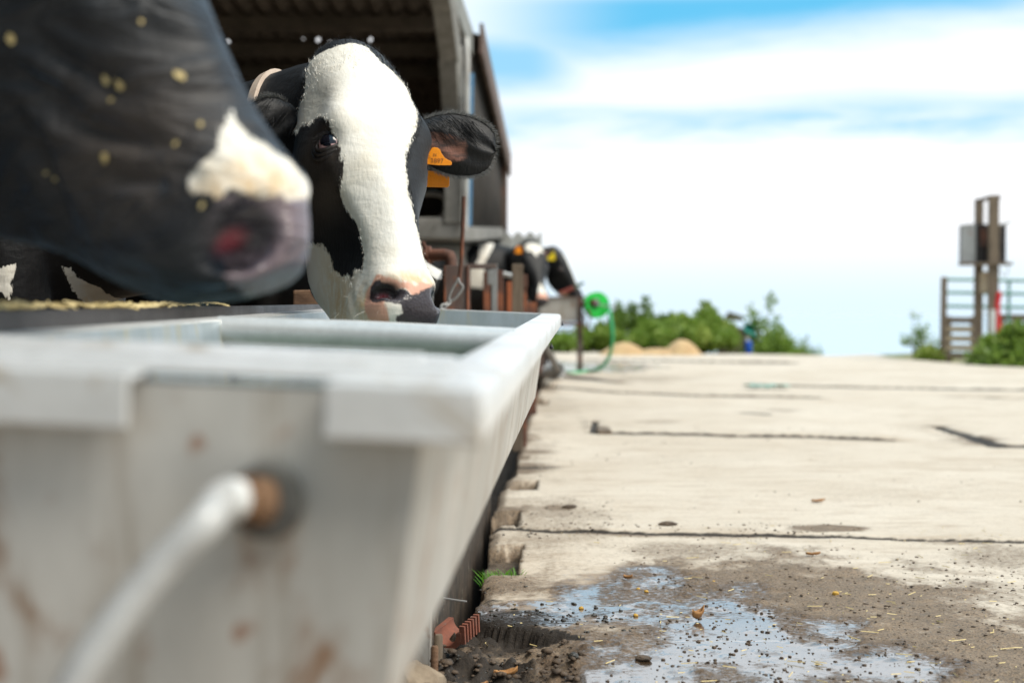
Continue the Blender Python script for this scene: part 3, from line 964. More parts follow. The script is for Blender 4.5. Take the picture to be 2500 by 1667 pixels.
# inlet fitting in the front wall
pc = at(650, 1222, 0.957)
fit = MB().disc(pc, TL, 0.0255, 0.010, 32).build('washer', M['rubber'], trough, smooth=True, bevel=0.002)
nd = -TL * 0.80 + TW * 0.60 + TN * 0.12
nd = nd / np.linalg.norm(nd)
MB().tube([pc - TL * 0.002, pc + nd * 0.018], 0.0165, 18).build('fitting_body', M['brass'], fit, smooth=True, bevel=0.001)
MB().tube([pc + nd * 0.012, pc + nd * 0.026], 0.0152, 6).build('fitting_nut', M['brass'], fit, bevel=0.0015)
MB().ring(pc + nd * 0.030, nd, 0.0140, 0.008, 0.012).build('pipe_collar', M['white_plastic'], fit, smooth=True, bevel=0.001)
pipe = thing('inlet_pipe', at(60, 1960, 0.83), 'grey plastic water pipe curving down from the trough inlet', 'pipe')
pend = at(60, 1960, 0.83)
path = spline([pc + nd * 0.024, pc + nd * 0.038, at(505, 1272, 0.89), at(405, 1372, 0.88), at(300, 1500, 0.87), at(190, 1665, 0.86), at(120, 1850, 0.85), at(60, 1980, 0.84),
               np.array([at(20, 2200, 0.86)[0], 0.86, 0.28]), np.array([-0.32, 0.9, 0.10]), np.array([-0.45, 1.0, 0.01])], 90)
MB().tube(path, 0.0122, 18).build('pipe_run', M['plastic_pipe'], pipe, smooth=True)
# water
mb = MB()
wv = rect(0.07, TLEN - 0.085, 0.072, TWID - 0.072, -0.085)
zw = np.mean([p[2] for p in wv])
nl, nw_ = 60, 14
v, f = [], []
for i in range(nl + 1):
    for j in range(nw_ + 1):
        p = T(0.062 + (TLEN - 0.135) * i / nl, 0.066 + (TWID - 0.132) * j / nw_, -0.085)
        v.append((p[0], p[1], zw - 0.01))
for i in range(nl):
    for j in range(nw_):
        a = i * (nw_ + 1) + j
        f.append((a, a + 1, a + nw_ + 2, a + nw_ + 1))
o = link_mesh('trough_water', v, f, M['trough_water'], smooth=True)
tag(o, 'still greenish water inside the near trough', 'water', kind='stuff')
# drops on the far corner of the rim
def drop(p, r, label):
    n = 14
    rings = []
    for zz, rr in ((-1.0, 0.05), (-0.86, 0.55), (-0.45, 0.95), (0, 1.0), (0.5, 0.8), (1.1, 0.42), (1.9, 0.14), (2.3, 0.04)):
        rings.append([p + np.array([rr * r * math.cos(a), rr * r * math.sin(a), zz * r]) for a in np.linspace(0, 2 * math.pi, n, endpoint=False)])
    o = MB().loft(rings).build('water_drop', M['water_drop'], smooth=True, origin=p)
    tag(o, label, 'water drop', 'water drops at the trough corner')


drop(at(1346, 848, 3.9), 0.006, 'large dark water drop hanging below the far trough corner')
drop(at(1373, 792, 3.95), 0.004, 'small water drop clinging to the rim at the far trough corner')
# plinth wall under the trough
mb = MB()
a, b = np.array([-0.225, 2.84, 0.0]), np.array([-0.135, 5.2, 0.0])
mb.beam((a[0], a[1], 0.02), (b[0], b[1], 0.02), 0.12, 0.60)
o = mb.build('plinth_wall', M['mossy'], bevel=0.02, origin=(a[0], (a[1] + b[1]) / 2, 0))
tag(o, 'dark mossy low wall in the ditch under the trough', 'wall')
# long rusty rail behind the trough with straw on it
ra, rb = at(-420, 775, 1.25), at(800, 745, 3.62)
mb = MB()
mb.beam(ra, rb, 0.045, 0.006, up=(0, 0, 1))
d_ = (rb - ra) / np.linalg.norm(rb - ra)
q_ = np.cross((0, 0, 1.0), d_)
mb.beam(ra - np.array([0, 0, 0.02]) - q_ * 0.021, rb - np.array([0, 0, 0.02]) - q_ * 0.021, 0.005, 0.04, up=(0, 0, 1))
o = mb.build('feed_rail', M['dark_steel'], bevel=0.001, origin=ra)
tag(o, 'long dark rusty angle rail along the back of the trough', 'rail')
for yy in (1.3, 3.5):
    u = (yy - ra[1]) / (rb[1] - ra[1])
    p = ra + (rb - ra) * u
    MB().beam((p[0] - 0.01, p[1], -0.02), (p[0] - 0.01, p[1], p[2] - 0.01), 0.05, 0.05, up=(0, 1, 0)).build('rail_post', M['dark_steel'], o)
# wooden block standing behind
p = at(755, 722, 3.75)
mb = MB().box(p + np.array([0, 0.03, -0.012]), (0.088, 0.06, 0.055), (np.array([1, .05, .02]), np.array([-.05, 1, 0]), np.array([0, 0, 1.0])))
for zz in ((p[2] - 0.04, -0.02),):
    mb.beam((p[0], p[1] + 0.03, zz[1]), (p[0], p[1] + 0.03, zz[0]), 0.06, 0.05, up=(0, 1, 0))
o = mb.build('wooden_post', M['wood_brown'], bevel=0.004, origin=(p[0], p[1], 0))
tag(o, 'short brown wooden post behind the trough under the white-faced cow', 'post')

# ================================================================== cows
HEAD = np.array([
    #  s      w      yf      yb     ym    n    taper
    [-0.064, 0.022, -0.058, -0.100, -0.078, 2.0, 0.10],
    [-0.058, 0.044, -0.040, -0.118, -0.078, 2.0, 0.10],
    [-0.042, 0.066, -0.020, -0.138, -0.078, 2.0, 0.12],
    [-0.010, 0.086, -0.002, -0.165, -0.077, 2.2, 0.18],
    [0.030, 0.099, 0.010, -0.185, -0.075, 2.4, 0.20],
    [0.080, 0.108, 0.019, -0.205, -0.070, 2.6, 0.25],
    [0.140, 0.114, 0.023, -0.236, -0.068, 2.8, 0.30],
    [0.200, 0.117, 0.020, -0.266, -0.066, 2.8, 0.34],
    [0.250, 0.107, 0.016, -0.284, -0.068, 2.6, 0.36],
    [0.305, 0.088, 0.012, -0.282, -0.075, 2.5, 0.34],
    [0.360, 0.071, 0.006, -0.272, -0.078, 2.4, 0.30],
    [0.415, 0.062, -0.001, -0.250, -0.075, 2.3, 0.26],
    [0.460, 0.060, -0.006, -0.226, -0.072, 2.3, 0.20],
    [0.510, 0.066, -0.007, -0.204, -0.070, 2.4, 0.14],
    [0.545, 0.072, -0.007, -0.182, -0.070, 2.5, 0.14],
    [0.575, 0.071, -0.014, -0.160, -0.070, 2.4, 0.16],
    [0.597, 0.058, -0.028, -0.120, -0.070, 2.2, 0.18],
    [0.609, 0.036, -0.046, -0.100, -0.071, 2.0, 0.18]])


def gauss(P, c, s):
    s = np.asarray(s if np.ndim(s) else (s, s, s), float)
    return np.exp(-0.5 * (((P - np.asarray(c)) / s) ** 2).sum(1))


def head_loft(ns=170, nt=110, jaw=0.0, nos=0.0, nsz=1.0, chin=0.0):
    """a cow's head: nose along -Z, face towards +Y, the cow's right towards +X; metres"""
    tab = spline(HEAD, ns)
    ang = np.linspace(0, 2 * math.pi, nt, endpoint=False)
    c, sn = np.cos(ang), np.sin(ang)
    P = np.zeros((ns, nt, 3))
    for i, (s, w_, yf, yb, ym, n, tp) in enumerate(tab):
        yb -= chin * float(sstep(np.array(s), 0.28, 0.40) * (1 - sstep(np.array(s), 0.55, 0.605)))
        yb -= jaw * math.exp(-((s - 0.24) / 0.15) ** 2)
        cx = np.sign(c) * np.abs(c) ** (2 / n)
        sy = np.sign(sn) * np.abs(sn) ** (2 / n)
        yy = np.where(sn > 0, ym + (yf - ym) * sy, ym + (ym - yb) * sy)
        xx = w_ * cx * np.where(sn < 0, 1 - tp * np.abs(sn) ** 1.5, 1 - 0.06 * np.abs(sn))
        P[i, :, 0], P[i, :, 1], P[i, :, 2] = xx, yy, -s
    P = P.reshape(-1, 3)
    Q = P.copy()
    for sg in (1, -1):
        side = np.array([sg, 0, 0.0])
        outw = np.array([sg * 0.8, 0.6, 0.0])
        Q += gauss(P, (sg * 0.108, -0.010, -0.175), (0.03, 0.03, 0.032))[:, None] * outw * 0.016      # brow
        Q += gauss(P, (sg * 0.110, -0.050, -0.268), (0.04, 0.03, 0.035))[:, None] * side * 0.010      # below the eye
        Q -= gauss(P, (sg * 0.112, -0.046, -0.222), (0.02, 0.018, 0.016))[:, None] * outw * 0.020      # socket
        Q -= gauss(P, (sg * 0.105, -0.060, -0.115), (0.03, 0.03, 0.032))[:, None] * side * 0.010      # temple
        Q += gauss(P, (sg * 0.085, -0.150, -0.260), (0.04, 0.05, 0.055))[:, None] * side * 0.012      # cheek muscle
        Q += gauss(P, (sg * 0.080, -0.055, -0.330), (0.03, 0.014, 0.06))[:, None] * side * 0.007      # facial crest
        Q -= gauss(P, (sg * 0.072, -0.095, -0.400), (0.03, 0.03, 0.05))[:, None] * side * 0.008       # hollow before the cheek
        Q -= gauss(P, (sg * 0.060, -0.010, -0.400), (0.02, 0.02, 0.06))[:, None] * outw * 0.004
        Q += gauss(P, (sg * 0.058, -0.030, -0.535), (0.022, 0.022, 0.022))[:, None] * outw * 0.010    # wing of the nostril
        # nostril: a comma running back and out
        for a, b, d_, s_ in ((0.046, -0.552, 0.024, 0.0085), (0.053, -0.542, 0.026, 0.0088), (0.061, -0.536, 0.020, 0.008), (0.067, -0.545, 0.014, 0.0075)):
            b += nos
            d_, s_ = d_ * nsz, s_ * (0.5 + 0.5 * nsz)
            Q -= gauss(P, (sg * a, P[np.argmin(np.abs(P[:, 0] - sg * a) + np.abs(P[:, 2] - b) - P[:, 1] * 0.5)][1], b),
                       (s_, 0.03, s_))[:, None] * np.array([sg * 0.45, 0.85, 0.25]) * d_
        Q += gauss(P, (sg * 0.060, -0.120, -0.520), (0.03, 0.02, 0.035))[:, None] * side * 0.006      # lip
    mouth = np.exp(-0.5 * ((P[:, 1] + 0.102 + (P[:, 2] + 0.60) * 0.25) / 0.0055) ** 2) * sstep(-P[:, 2], 0.44, 0.50)
    r = P - np.array([0, -0.07, 0])
    r[:, 2] = 0
    r /= np.linalg.norm(r, axis=1)[:, None] + 1e-9
    Q -= mouth[:, None] * r * 0.007
    Q += (gauss(P, (0, 0.02, -0.10), (0.07, 0.05, 0.05)) * 0.005)[:, None] * np.array([0, 1.0, 0])
    rings = Q.reshape(ns, nt, 3)
    mb = MB()
    mb.loft([list(k) for k in rings])
    return np.array(mb.v), mb.f


def tube_rings(ctr, lat, hw, hh, n=26):
    ctr = np.asarray(ctr, float)
    rings = []
    for i in range(len(ctr)):
        d = ctr[min(i + 1, len(ctr) - 1)] - ctr[max(i - 1, 0)]
        d /= np.linalg.norm(d)
        l = lat[i] - d * (lat[i] @ d)
        l /= np.linalg.norm(l)
        u = np.cross(d, l)
        if u[2] < 0:
            u = -u
        rings.append([ctr[i] + hw[i] * math.cos(a) * l + hh[i] * math.sin(a) * u for a in np.linspace(0, 2 * math.pi, n, endpoint=False)])
    return rings


def coat_material(name, pad_col=(0.062, 0.052, 0.058), pink=(0.74, 0.40, 0.29), black=(0.0036, 0.0034, 0.0040), sheen=0.05, spec=0.36, fold=0.0, tint=(0.55, 0.72, 0.9)):
    m, t = material(name)
    co = t.n('ShaderNodeTexCoord').outputs['Object']
    A = lambda k: t.n('ShaderNodeAttribute', attribute_name=k).outputs['Fac']
    hairs = t.noise(t.mapping(co, (1, 1, 0.28), (0.25, 0.3, 0)), 190.0, 3.0, 0.6, 0.3)
    clump = t.noise(t.mapping(co, (1, 1, 0.5)), 48.0, 5.0, 0.62, 0.5)
    soft = t.noise(co, 9.0, 4.0, 0.55)
    wv = t.math('ADD', A('white'), t.math('ADD', t.math('MULTIPLY', t.math('SUBTRACT', hairs, 0.5), 0.016), t.math('MULTIPLY', t.math('SUBTRACT', clump, 0.5), 0.018)))
    wf = t.step(wv, -0.0012, 0.0016)
    white = t.mix(t.step(soft, 0.35, 0.72), (0.78, 0.76, 0.70), (0.70, 0.655, 0.56))
    white = t.mix(t.math('MULTIPLY', t.step(clump, 0.52, 0.8), 0.30), white, (0.52, 0.46, 0.36))
    white = t.mix(t.math('MULTIPLY', A('stain'), t.step(clump, 0.25, 0.6)), white, (0.62, 0.44, 0.24))
    blk = t.mix(t.step(clump, 0.4, 0.8), black, tuple(c * 1.6 + 0.003 for c in black))
    blk = t.mix(t.math('MULTIPLY', A('brown'), 0.9), blk, (0.062, 0.047, 0.036))
    col = t.mix(wf, blk, white)
    pn = t.math('ADD', A('pink'), t.math('MULTIPLY', t.math('SUBTRACT', clump, 0.5), 0.016))
    col = t.mix(t.step(pn, -0.003, 0.004), col, t.mix(t.step(soft, 0.3, 0.7), pink, tuple(min(1, c * 0.85) for c in pink)))
    pd = t.math('ADD', A('pad'), t.math('MULTIPLY', t.math('SUBTRACT', t.noise(co, 75.0, 4.0, 0.6), 0.5), 0.014))
    pf = t.step(pd, -0.002, 0.003)
    col = t.mix(pf, col, t.mix(t.noise(co, 120.0, 3.0, 0.6), pad_col, tuple(c * 0.6 for c in pad_col)))
    col = t.mix(t.step(A('nozzle'), 0.35, 0.8), col, (0.018, 0.013, 0.014))
    rd = A('red')
    col = t.mix(t.step(rd, 0.15, 0.7), col, (0.17, 0.022, 0.03))
    ear = A('ear')
    earc = t.mix(t.step(t.noise(t.mapping(co, (1, 1, 3)), 26.0, 4.0, 0.6), 0.4, 0.66), (0.27, 0.125, 0.09), (0.085, 0.05, 0.042))
    col = t.mix(t.step(t.math('ADD', ear, t.math('MULTIPLY', t.math('SUBTRACT', clump, 0.5), 0.5)), 0.35, 0.6), col, earc)
    fur = t.math('SUBTRACT', 1.0, pf)
    rg = t.math('ADD', t.math('MULTIPLY', fur, 0.30), 0.27)
    h = t.math('ADD', t.math('MULTIPLY', hairs, 0.8), t.math('MULTIPLY', clump, 0.7))
    pb = t.n('ShaderNodeTexVoronoi', {'Vector': co, 'Scale': 170.0}).outputs['Distance']
    h = t.math('ADD', t.math('MULTIPLY', h, fur), t.math('MULTIPLY', t.math('MULTIPLY', pb, 0.5), pf))
    wr = t.noise(t.mapping(co, (1.0, 1.0, 2.6), (0.4, 0.5, 0.2)), 16.0, 3.0, 0.5, 0.6)
    h = t.math('ADD', h, t.math('MULTIPLY', wr, 0.7))
    bp = t.n('ShaderNodeBump', {'Strength': 0.42, 'Distance': 0.0035, 'Height': h})
    if fold:
        fo = t.noise(t.mapping(co, (3.0, 3.0, 9.0), (0.0, 0.75, 0.0)), 2.6, 3.0, 0.5, 0.8)
        bp = t.n('ShaderNodeBump', {'Strength': fold, 'Distance': 0.035, 'Height': t.step(fo, 0.3, 0.7), 'Normal': bp.outputs[0]})
    p = t.n('ShaderNodeBsdfPrincipled', {'Base Color': col, 'Roughness': rg, 'Normal': bp.outputs[0], 'Specular IOR Level': spec,
                                         'Sheen Weight': sheen, 'Sheen Roughness': 0.45, 'Sheen Tint': (*tint, 1)})
    finish(t, p.outputs[0])
    return m


M['hair_white'], _t = material('pale_hair')
finish(_t, _t.n('ShaderNodeBsdfPrincipled', {'Base Color': (0.78, 0.75, 0.68, 1), 'Roughness': 0.6}).outputs[0])
M['hair_black'], _t = material('black_hair')
finish(_t, _t.n('ShaderNodeBsdfPrincipled', {'Base Color': (0.010, 0.0095, 0.010, 1), 'Roughness': 0.6, 'Specular IOR Level': 0.25}).outputs[0])
M['hair_grey'], _t = material('grey_ear_fringe')
finish(_t, _t.n('ShaderNodeBsdfPrincipled', {'Base Color': (0.16, 0.16, 0.155, 1), 'Roughness': 0.6}).outputs[0])
M['eye'], _t = material('wet_dark_eye')
_at = _t.n('ShaderNodeAttribute', attribute_name='sclera').outputs['Fac']
finish(_t, _t.n('ShaderNodeBsdfPrincipled', {'Base Color': _t.mix(_t.step(_at, 0.4, 0.6), (0.006, 0.007, 0.012), (0.66, 0.40, 0.40)),
                                             'Roughness': 0.06, 'Coat Weight': 0.5}).outputs[0])
M['lid'] = surf('black_eyelid', (0.024, 0.02, 0.019), (0.04, 0.032, 0.028), scale=60, rough=0.5, bump=0.5, bump_scale=140)
M['hoof'] = surf('dark_hoof', (0.045, 0.04, 0.035), (0.03, 0.026, 0.024), scale=20, rough=0.6)


def head_matrix(yaw, phi, roll, pos, scale=1.0):
    D = np.array([math.sin(yaw), -math.cos(yaw), 0])
    Z = np.array([0, 0, 1.0])
    a = math.sin(phi) * D - math.cos(phi) * Z
    f = math.cos(phi) * D + math.sin(phi) * Z
    x = np.cross(f, -a)
    c, s = math.cos(roll), math.sin(roll)
    Rm = np.stack([c * x + s * (-a), f, -s * x + c * (-a)], 1)
    return Rm * scale, np.asarray(pos, float)


def surface_uv(P):
    """lateral arc (metres, cow's right positive) and height down the face in head coordinates"""
    return np.stack([np.arctan2(P[:, 0], P[:, 1] + 0.10) * 0.1, P[:, 2]], 1)


def ear_mesh(base, tip, upv, width, cup=0.5, n_u=34, n_v=22, thick=0.006):
    """cupped leaf; returns verts, faces, inner mask"""
    base, tip, upv = (np.asarray(q, float) for q in (base, tip, upv))
    ax = tip - base
    L = np.linalg.norm(ax)
    ax /= L
    upv = upv - ax * (upv @ ax)
    upv /= np.linalg.norm(upv)
    nrm = np.cross(ax, upv)
    V, inner = [], []
    us = np.linspace(0, 1, n_u)
    hw = width / 2 * np.interp(us, [0, 0.08, 0.2, 0.4, 0.6, 0.78, 0.9, 0.96, 1.0], [0.55, 0.68, 0.85, 1.0, 1.0, 0.90, 0.72, 0.56, 0.40])
    hw = np.convolve(np.pad(hw, 2, mode='edge'), np.ones(5) / 5, 'valid') * np.where(us > 0.95, np.sqrt(np.clip((1 - us) / 0.05, 0, 1)), 1)
    for side in (0, 1):
        for i, u in enumerate(us):
            dep = cup * width * 0.5 * (1 - 0.75 * u)
            for v_ in np.linspace(-1, 1, n_v):
                p = base + ax * L * u + upv * v_ * hw[i]
                sink = dep * (1 - abs(v_) ** 2.2) + 0.004 * math.sin(v_ * 9 + u * 7) * (1 - abs(v_))
                ed = (1 - abs(v_) ** 6) * (1 - u ** 8)
                p = p - nrm * (sink + (thick * ed if side else 0))
                V.append(p)
                inner.append((1 - side) * max(0.0, 1 - ((v_ + 0.22) / 0.62) ** 2) * max(0.0, 1 - (u / 0.80) ** 3))
    f = []
    N = n_u * n_v
    for i in range(n_u - 1):
        for j in range(n_v - 1):
            a = i * n_v + j
            f.append((a, a + 1, a + n_v + 1, a + n_v))
            f.append((N + a, N + a + n_v, N + a + n_v + 1, N + a + 1))
    for i in range(n_u - 1):
        for j in (0, n_v - 1):
            a = i * n_v + j
            f.append((a, a + n_v, N + a + n_v, N + a))
    for j in range(n_v - 1):
        for a in (j, (n_u - 1) * n_v + j):
            f.append((a, a + 1, N + a + 1, N + a))
    return np.array(V), f, np.array(inner)


def hair_mesh(roots, dirs, lens, width, name, mat, parent, droop=0.3):
    """short tapering hairs as bent slivers"""
    V, F = [], []
    for p, d, L in zip(roots, dirs, lens):
        d = d / (np.linalg.norm(d) + 1e-9)
        s = np.cross(d, RNG.normal(size=3))
        s /= np.linalg.norm(s)
        m_ = p + d * L * 0.55
        tip = p + d * L * 0.95 + np.array([0, 0, -1.0]) * L * droop * 0.4 + RNG.normal(size=3) * L * 0.12
        b = len(V)
        V += [p - s * width, p + s * width, m_ + s * width * 0.7, m_ - s * width * 0.7, tip]
        F += [(b, b + 1, b + 2, b + 3), (b + 3, b + 2, b + 4)]
    return link_mesh(name, V, F, mat, parent)


COWS = {}


def make_cow(key, label, head, withers, heading, voxel, scale=1.0, head_polys=None, body_polys=None, coat=None, ears=(), group='dairy cows along the barn',
             eye_sides=(1, -1), neck_bend=None, head_res=(170, 110), pads=None, brown=None, leg_lift=0.0, white_default=-0.2, red=0.6, jaw=0.0, nsz=1.0, chin=0.0, nos=0.0, neck_fat=0.0, grooves=(), stain=None, pinks=None):
    Hm, Hp = head
    hs = np.linalg.norm(Hm[:, 0])
    h = np.array([math.cos(heading), math.sin(heading), 0])
    lat = np.array([-math.sin(heading), math.cos(heading), 0])
    W = np.array([withers[0], withers[1], 0.0])

    def B(x, y, z_):
        return W + (h * x + lat * y + np.array([0, 0, 1.0]) * z_) * scale

    def H(p):
        return Hm @ np.asarray(p, float) + Hp
    root = thing('cow', (W[0], W[1], 0), label, 'cow', group)
    mb = MB()
    hv, hf = head_loft(*head_res, jaw=jaw, nos=nos, nsz=nsz, chin=chin)
    mb.add(hv @ Hm.T + Hp, hf)
    # trunk
    tr = spline(np.array([[0.36, 0.92, 0.06, 0.06], [0.30, 0.95, 0.19, 0.14], [0.15, 0.98, 0.32, 0.22], [-0.10, 0.985, 0.375, 0.27], [-0.5, 0.98, 0.40, 0.335],
                          [-0.9, 0.985, 0.405, 0.345], [-1.2, 1.06, 0.33, 0.29], [-1.42, 1.13, 0.24, 0.22], [-1.52, 1.15, 0.13, 0.13], [-1.56, 1.15, 0.03, 0.03]]), 40)
    ctr = [B(r[0], 0, r[1]) for r in tr]
    mb.loft(tube_rings(ctr, [lat] * 40, tr[:, 3] * scale, tr[:, 2] * scale, 34))
    # neck
    cps = [H((0, -0.075, -0.07)), H((0, -0.19, -0.035 - neck_fat * 1.2)), None, B(0.20, 0, 1.02), B(-0.15, 0, 1.02)]
    mid_ = (cps[1] * 0.5 + cps[3] * 0.5) + (np.array(neck_bend) if neck_bend is not None else np.array([0, 0, 0.05]))
    cps[2] = mid_
    hx = Hm[:, 0] / hs
    if hx @ lat < 0:
        hx = -hx
    lats = [hx, hx * 0.8 + lat * 0.2, hx * 0.4 + lat * 0.6, lat, lat]
    tabn = np.hstack([np.array(cps), np.array(lats), np.array([[0.075 * hs, 0.11 * hs], [0.088 * hs, (0.135 + neck_fat) * hs], [0.115 * scale, (0.185 + neck_fat) * scale], [0.18 * scale, 0.29 * scale], [0.22 * scale, 0.33 * scale]])])
    nk = spline(tabn, 30)
    nrings = tube_rings(nk[:, :3], nk[:, 3:6], nk[:, 6], nk[:, 7], 30)
    mb.loft(nrings)
    # legs
    for sy in (1, -1):
        for leg in ([(0.02, 0.17, 0.92, 0.15), (0.06, 0.18, 0.72, 0.10), (0.03, 0.16, 0.56, 0.068), (0.06, 0.155, 0.42, 0.052), (0.055, 0.155, 0.36, 0.042), (0.06, 0.155, 0.20, 0.034), (0.065, 0.155, 0.11, 0.042), (0.09, 0.155, 0.05, 0.048), (0.10, 0.155, 0.0, 0.058)],
                    [(-1.22, 0.16, 1.0, 0.20), (-1.12, 0.19, 0.78, 0.145), (-1.10, 0.18, 0.66, 0.10), (-1.26, 0.17, 0.52, 0.062), (-1.33, 0.165, 0.46, 0.055), (-1.31, 0.165, 0.36, 0.040), (-1.28, 0.165, 0.20, 0.036), (-1.26, 0.165, 0.11, 0.044), (-1.23, 0.165, 0.05, 0.05), (-1.22, 0.165, 0.0, 0.06)]):
            q = spline(np.array(leg), 26)
            mb.tube([B(a, sy * b_, c_) for a, b_, c_, _ in q], q[:, 3] * scale, 16)
    # tail
    q = spline(np.array([[-1.52, 0, 1.28], [-1.60, 0, 1.2], [-1.63, 0.01, 0.95], [-1.62, 0.02, 0.6], [-1.62, 0.02, 0.42]]), 16)
    mb.tube([B(*p) for p in q], np.linspace(0.035, 0.022, 16) * scale, 8)
    tmp = link_mesh('tmp', mb.v, mb.f, None)
    bm = bmesh.new()
    bm.from_mesh(tmp.data)
    bmesh.ops.recalc_face_normals(bm, faces=bm.faces)
    bm.to_mesh(tmp.data)
    bm.free()
    rm = tmp.modifiers.new('r', 'REMESH')
    rm.mode = 'VOXEL'
    rm.voxel_size = voxel
    sm = tmp.modifiers.new('s', 'SMOOTH')
    sm.factor = 0.5
    sm.iterations = 4
    dg = bpy.context.evaluated_depsgraph_get()
    ev = tmp.evaluated_get(dg)
    me = ev.to_mesh()
    V = np.zeros(len(me.vertices) * 3, np.float32)
    me.vertices.foreach_get('co', V)
    V = V.reshape(-1, 3).astype(float)
    F = [tuple(p.vertices) for p in me.polygons]
    ev.to_mesh_clear()
    bpy.data.objects.remove(tmp)
    n0 = len(V)
    inner = np.zeros(n0)
    Hinv = np.linalg.inv(Hm)
    if grooves:
        # folds of skin on the cheek: a furrow with a soft ridge beside it
        Lg = (V - Hp) @ Hinv.T
        off = np.zeros(n0)
        for line, dep, wd in grooves:
            q = spline(np.array(line), 40)
            dd = np.sqrt(((Lg[:, None, :] - q[None]) ** 2).sum(2))
            dm = dd.min(1)
            en = np.sin(np.pi * (dd.argmin(1) + 2) / 43.0) ** 0.6
            off += en * dep * (-np.exp(-(dm / wd) ** 2) + 0.55 * np.exp(-((dm - 2.1 * wd) / (1.1 * wd)) ** 2))
        cz = np.array([0, -0.10, 0])
        nrm_g = Lg - cz
        nrm_g[:, 2] = 0
        nrm_g /= np.linalg.norm(nrm_g, axis=1)[:, None] + 1e-9
        V = V + (nrm_g * off[:, None]) @ Hm.T
    ear_info = []
    for e in ears:
        ev_, ef, ei = ear_mesh(*e)
        F += [tuple(i + len(V) for i in q) for q in ef]
        V = np.vstack([V, ev_])
        inner = np.concatenate([inner, ei])
        ear_info.append((ev_, ei))
    L = (V - Hp) @ Hinv.T
    uv = surface_uv(L)
    is_ear = np.arange(len(V)) >= n0
    on_head = (L[:, 2] < 0.05) & (L[:, 2] > -0.7) & (np.abs(L[:, 0]) < 0.17) & (L[:, 1] > -0.30) & ~is_ear
    white = np.full(len(V), white_default)
    rel = V - W
    bl = np.stack([rel @ h, rel @ lat, rel[:, 2]], 1) / scale
    for poly, val in (body_polys or []):
        d = poly_sd(bl[:, [0, 2]], poly)
        white = np.where(~on_head & ~is_ear, np.maximum(white, d) if val > 0 else np.minimum(white, -d), white)
    hw_ = np.full(len(V), white_default)
    for poly, val in (head_polys or []):
        d = poly_sd(uv, poly)
        hw_ = np.maximum(hw_, d) if val > 0 else np.minimum(hw_, -d)
    white = np.where(on_head, hw_, white)
    white = np.where(is_ear, -0.2, white)
    pad = np.full(len(V), -0.2)
    for poly, val in (pads or []):
        d = poly_sd(uv, poly)
        pad = np.maximum(pad, d) if val > 0 else np.minimum(pad, -d)
    pad = np.where(on_head, pad, -0.2)
    pink = np.full(len(V), -0.2)
    for poly in (pinks or []):
        pink = np.maximum(pink, poly_sd(uv, poly))
    pink = np.where(on_head, pink, -0.2)
    br = np.zeros(len(V))
    st = np.zeros(len(V))
    rd = np.zeros(len(V))
    nz = np.zeros(len(V))
    for c_, s_ in (brown or []):
        br = np.maximum(br, gauss(L, c_, s_))
    for c_, s_ in (stain or []):
        st = np.maximum(st, gauss(L, c_, s_))
    if red:
        for sg in (1, -1):
            rd = np.maximum(rd, gauss(L, (sg * 0.046, -0.062, -0.549 + nos), (0.012, 0.014, 0.010)) * red)
            nz = np.maximum(nz, gauss(L, (sg * 0.052, -0.050, -0.545 + nos), (0.019 * nsz, 0.026, 0.0135 * nsz)) * 1.25)
    body = link_mesh('body', V, F, coat, root, smooth=True,
                     attrs={'white': white, 'pad': pad, 'pink': pink, 'ear': inner, 'brown': np.where(on_head, br, 0), 'stain': np.where(on_head, st, 0), 'red': np.where(on_head, rd, 0), 'nozzle': np.where(on_head, nz, 0)})
    # eyes and lids
    for sg in eye_sides:
        c_ = np.array([sg * 0.100, -0.052, -0.222])
        nrm = np.array([sg * 0.80, 0.60, 0.02])
        nrm /= np.linalg.norm(nrm)
        r_ = 0.0245
        n = 26
        ev, sc = [], []
        gaze = nrm + np.array([-sg * 0.10, 0.0, 0.22])
        gaze /= np.linalg.norm(gaze)
        rings = []
        for a in np.linspace(0.001, math.pi - 0.001, n):
            rings.append([c_ + r_ * np.array([math.sin(a) * math.cos(b), math.sin(a) * math.sin(b), math.cos(a)]) for b in np.linspace(0, 2 * math.pi, n, endpoint=False)])
        q = MB().loft(rings)
        lv = np.array(q.v)
        scl = ((lv - c_) / r_ @ gaze < 0.66).astype(float)
        q.v = [tuple(p) for p in lv @ Hm.T + Hp]
        q.build('eye', M['eye'], root, smooth=True, attrs={'sclera': scl})
        # lids: two arcs wrapping the ball
        t1 = np.cross(nrm, (0, 0, 1.0))
        t1 /= np.linalg.norm(t1)
        t2 = np.cross(t1, nrm)
        for upper in (1, -1):
            q = MB()
            for off, rad in ((0.0, 0.0050), (0.0075, 0.0048), (0.0150, 0.0046)):
                pts = []
                for a in np.linspace(0, math.pi, 22):
                    ex, ey = math.cos(a) * (0.0275 + off), math.sin(a) * (0.0175 + off * 0.9) * upper
                    dep = 0.0185 - 0.25 * off - 14.0 * (ex * ex) * 0.9 - abs(ey) * 0.15
                    pts.append(Hm @ (c_ + t1 * ex + t2 * ey + nrm * dep) + Hp)
                q.tube(pts, [rad * hs * (0.35 + 0.65 * math.sin(a)) for a in np.linspace(0.15, math.pi - 0.15, 22)], 8)
            q.build('eyelid', M['lid'], root, smooth=True)
        lr, ld = [], []
        for a in np.linspace(0.35, math.pi - 0.35, 46):
            ex, ey = math.cos(a) * 0.0265, math.sin(a) * 0.0165
            lr.append(Hm @ (c_ + t1 * ex + t2 * ey + nrm * (0.0195 - 12 * ex * ex)) + Hp)
            ld.append(Hm @ (nrm * 0.8 + t1 * math.cos(a) * 0.6 + t2 * (0.1 - 0.5 * RNG.random())))
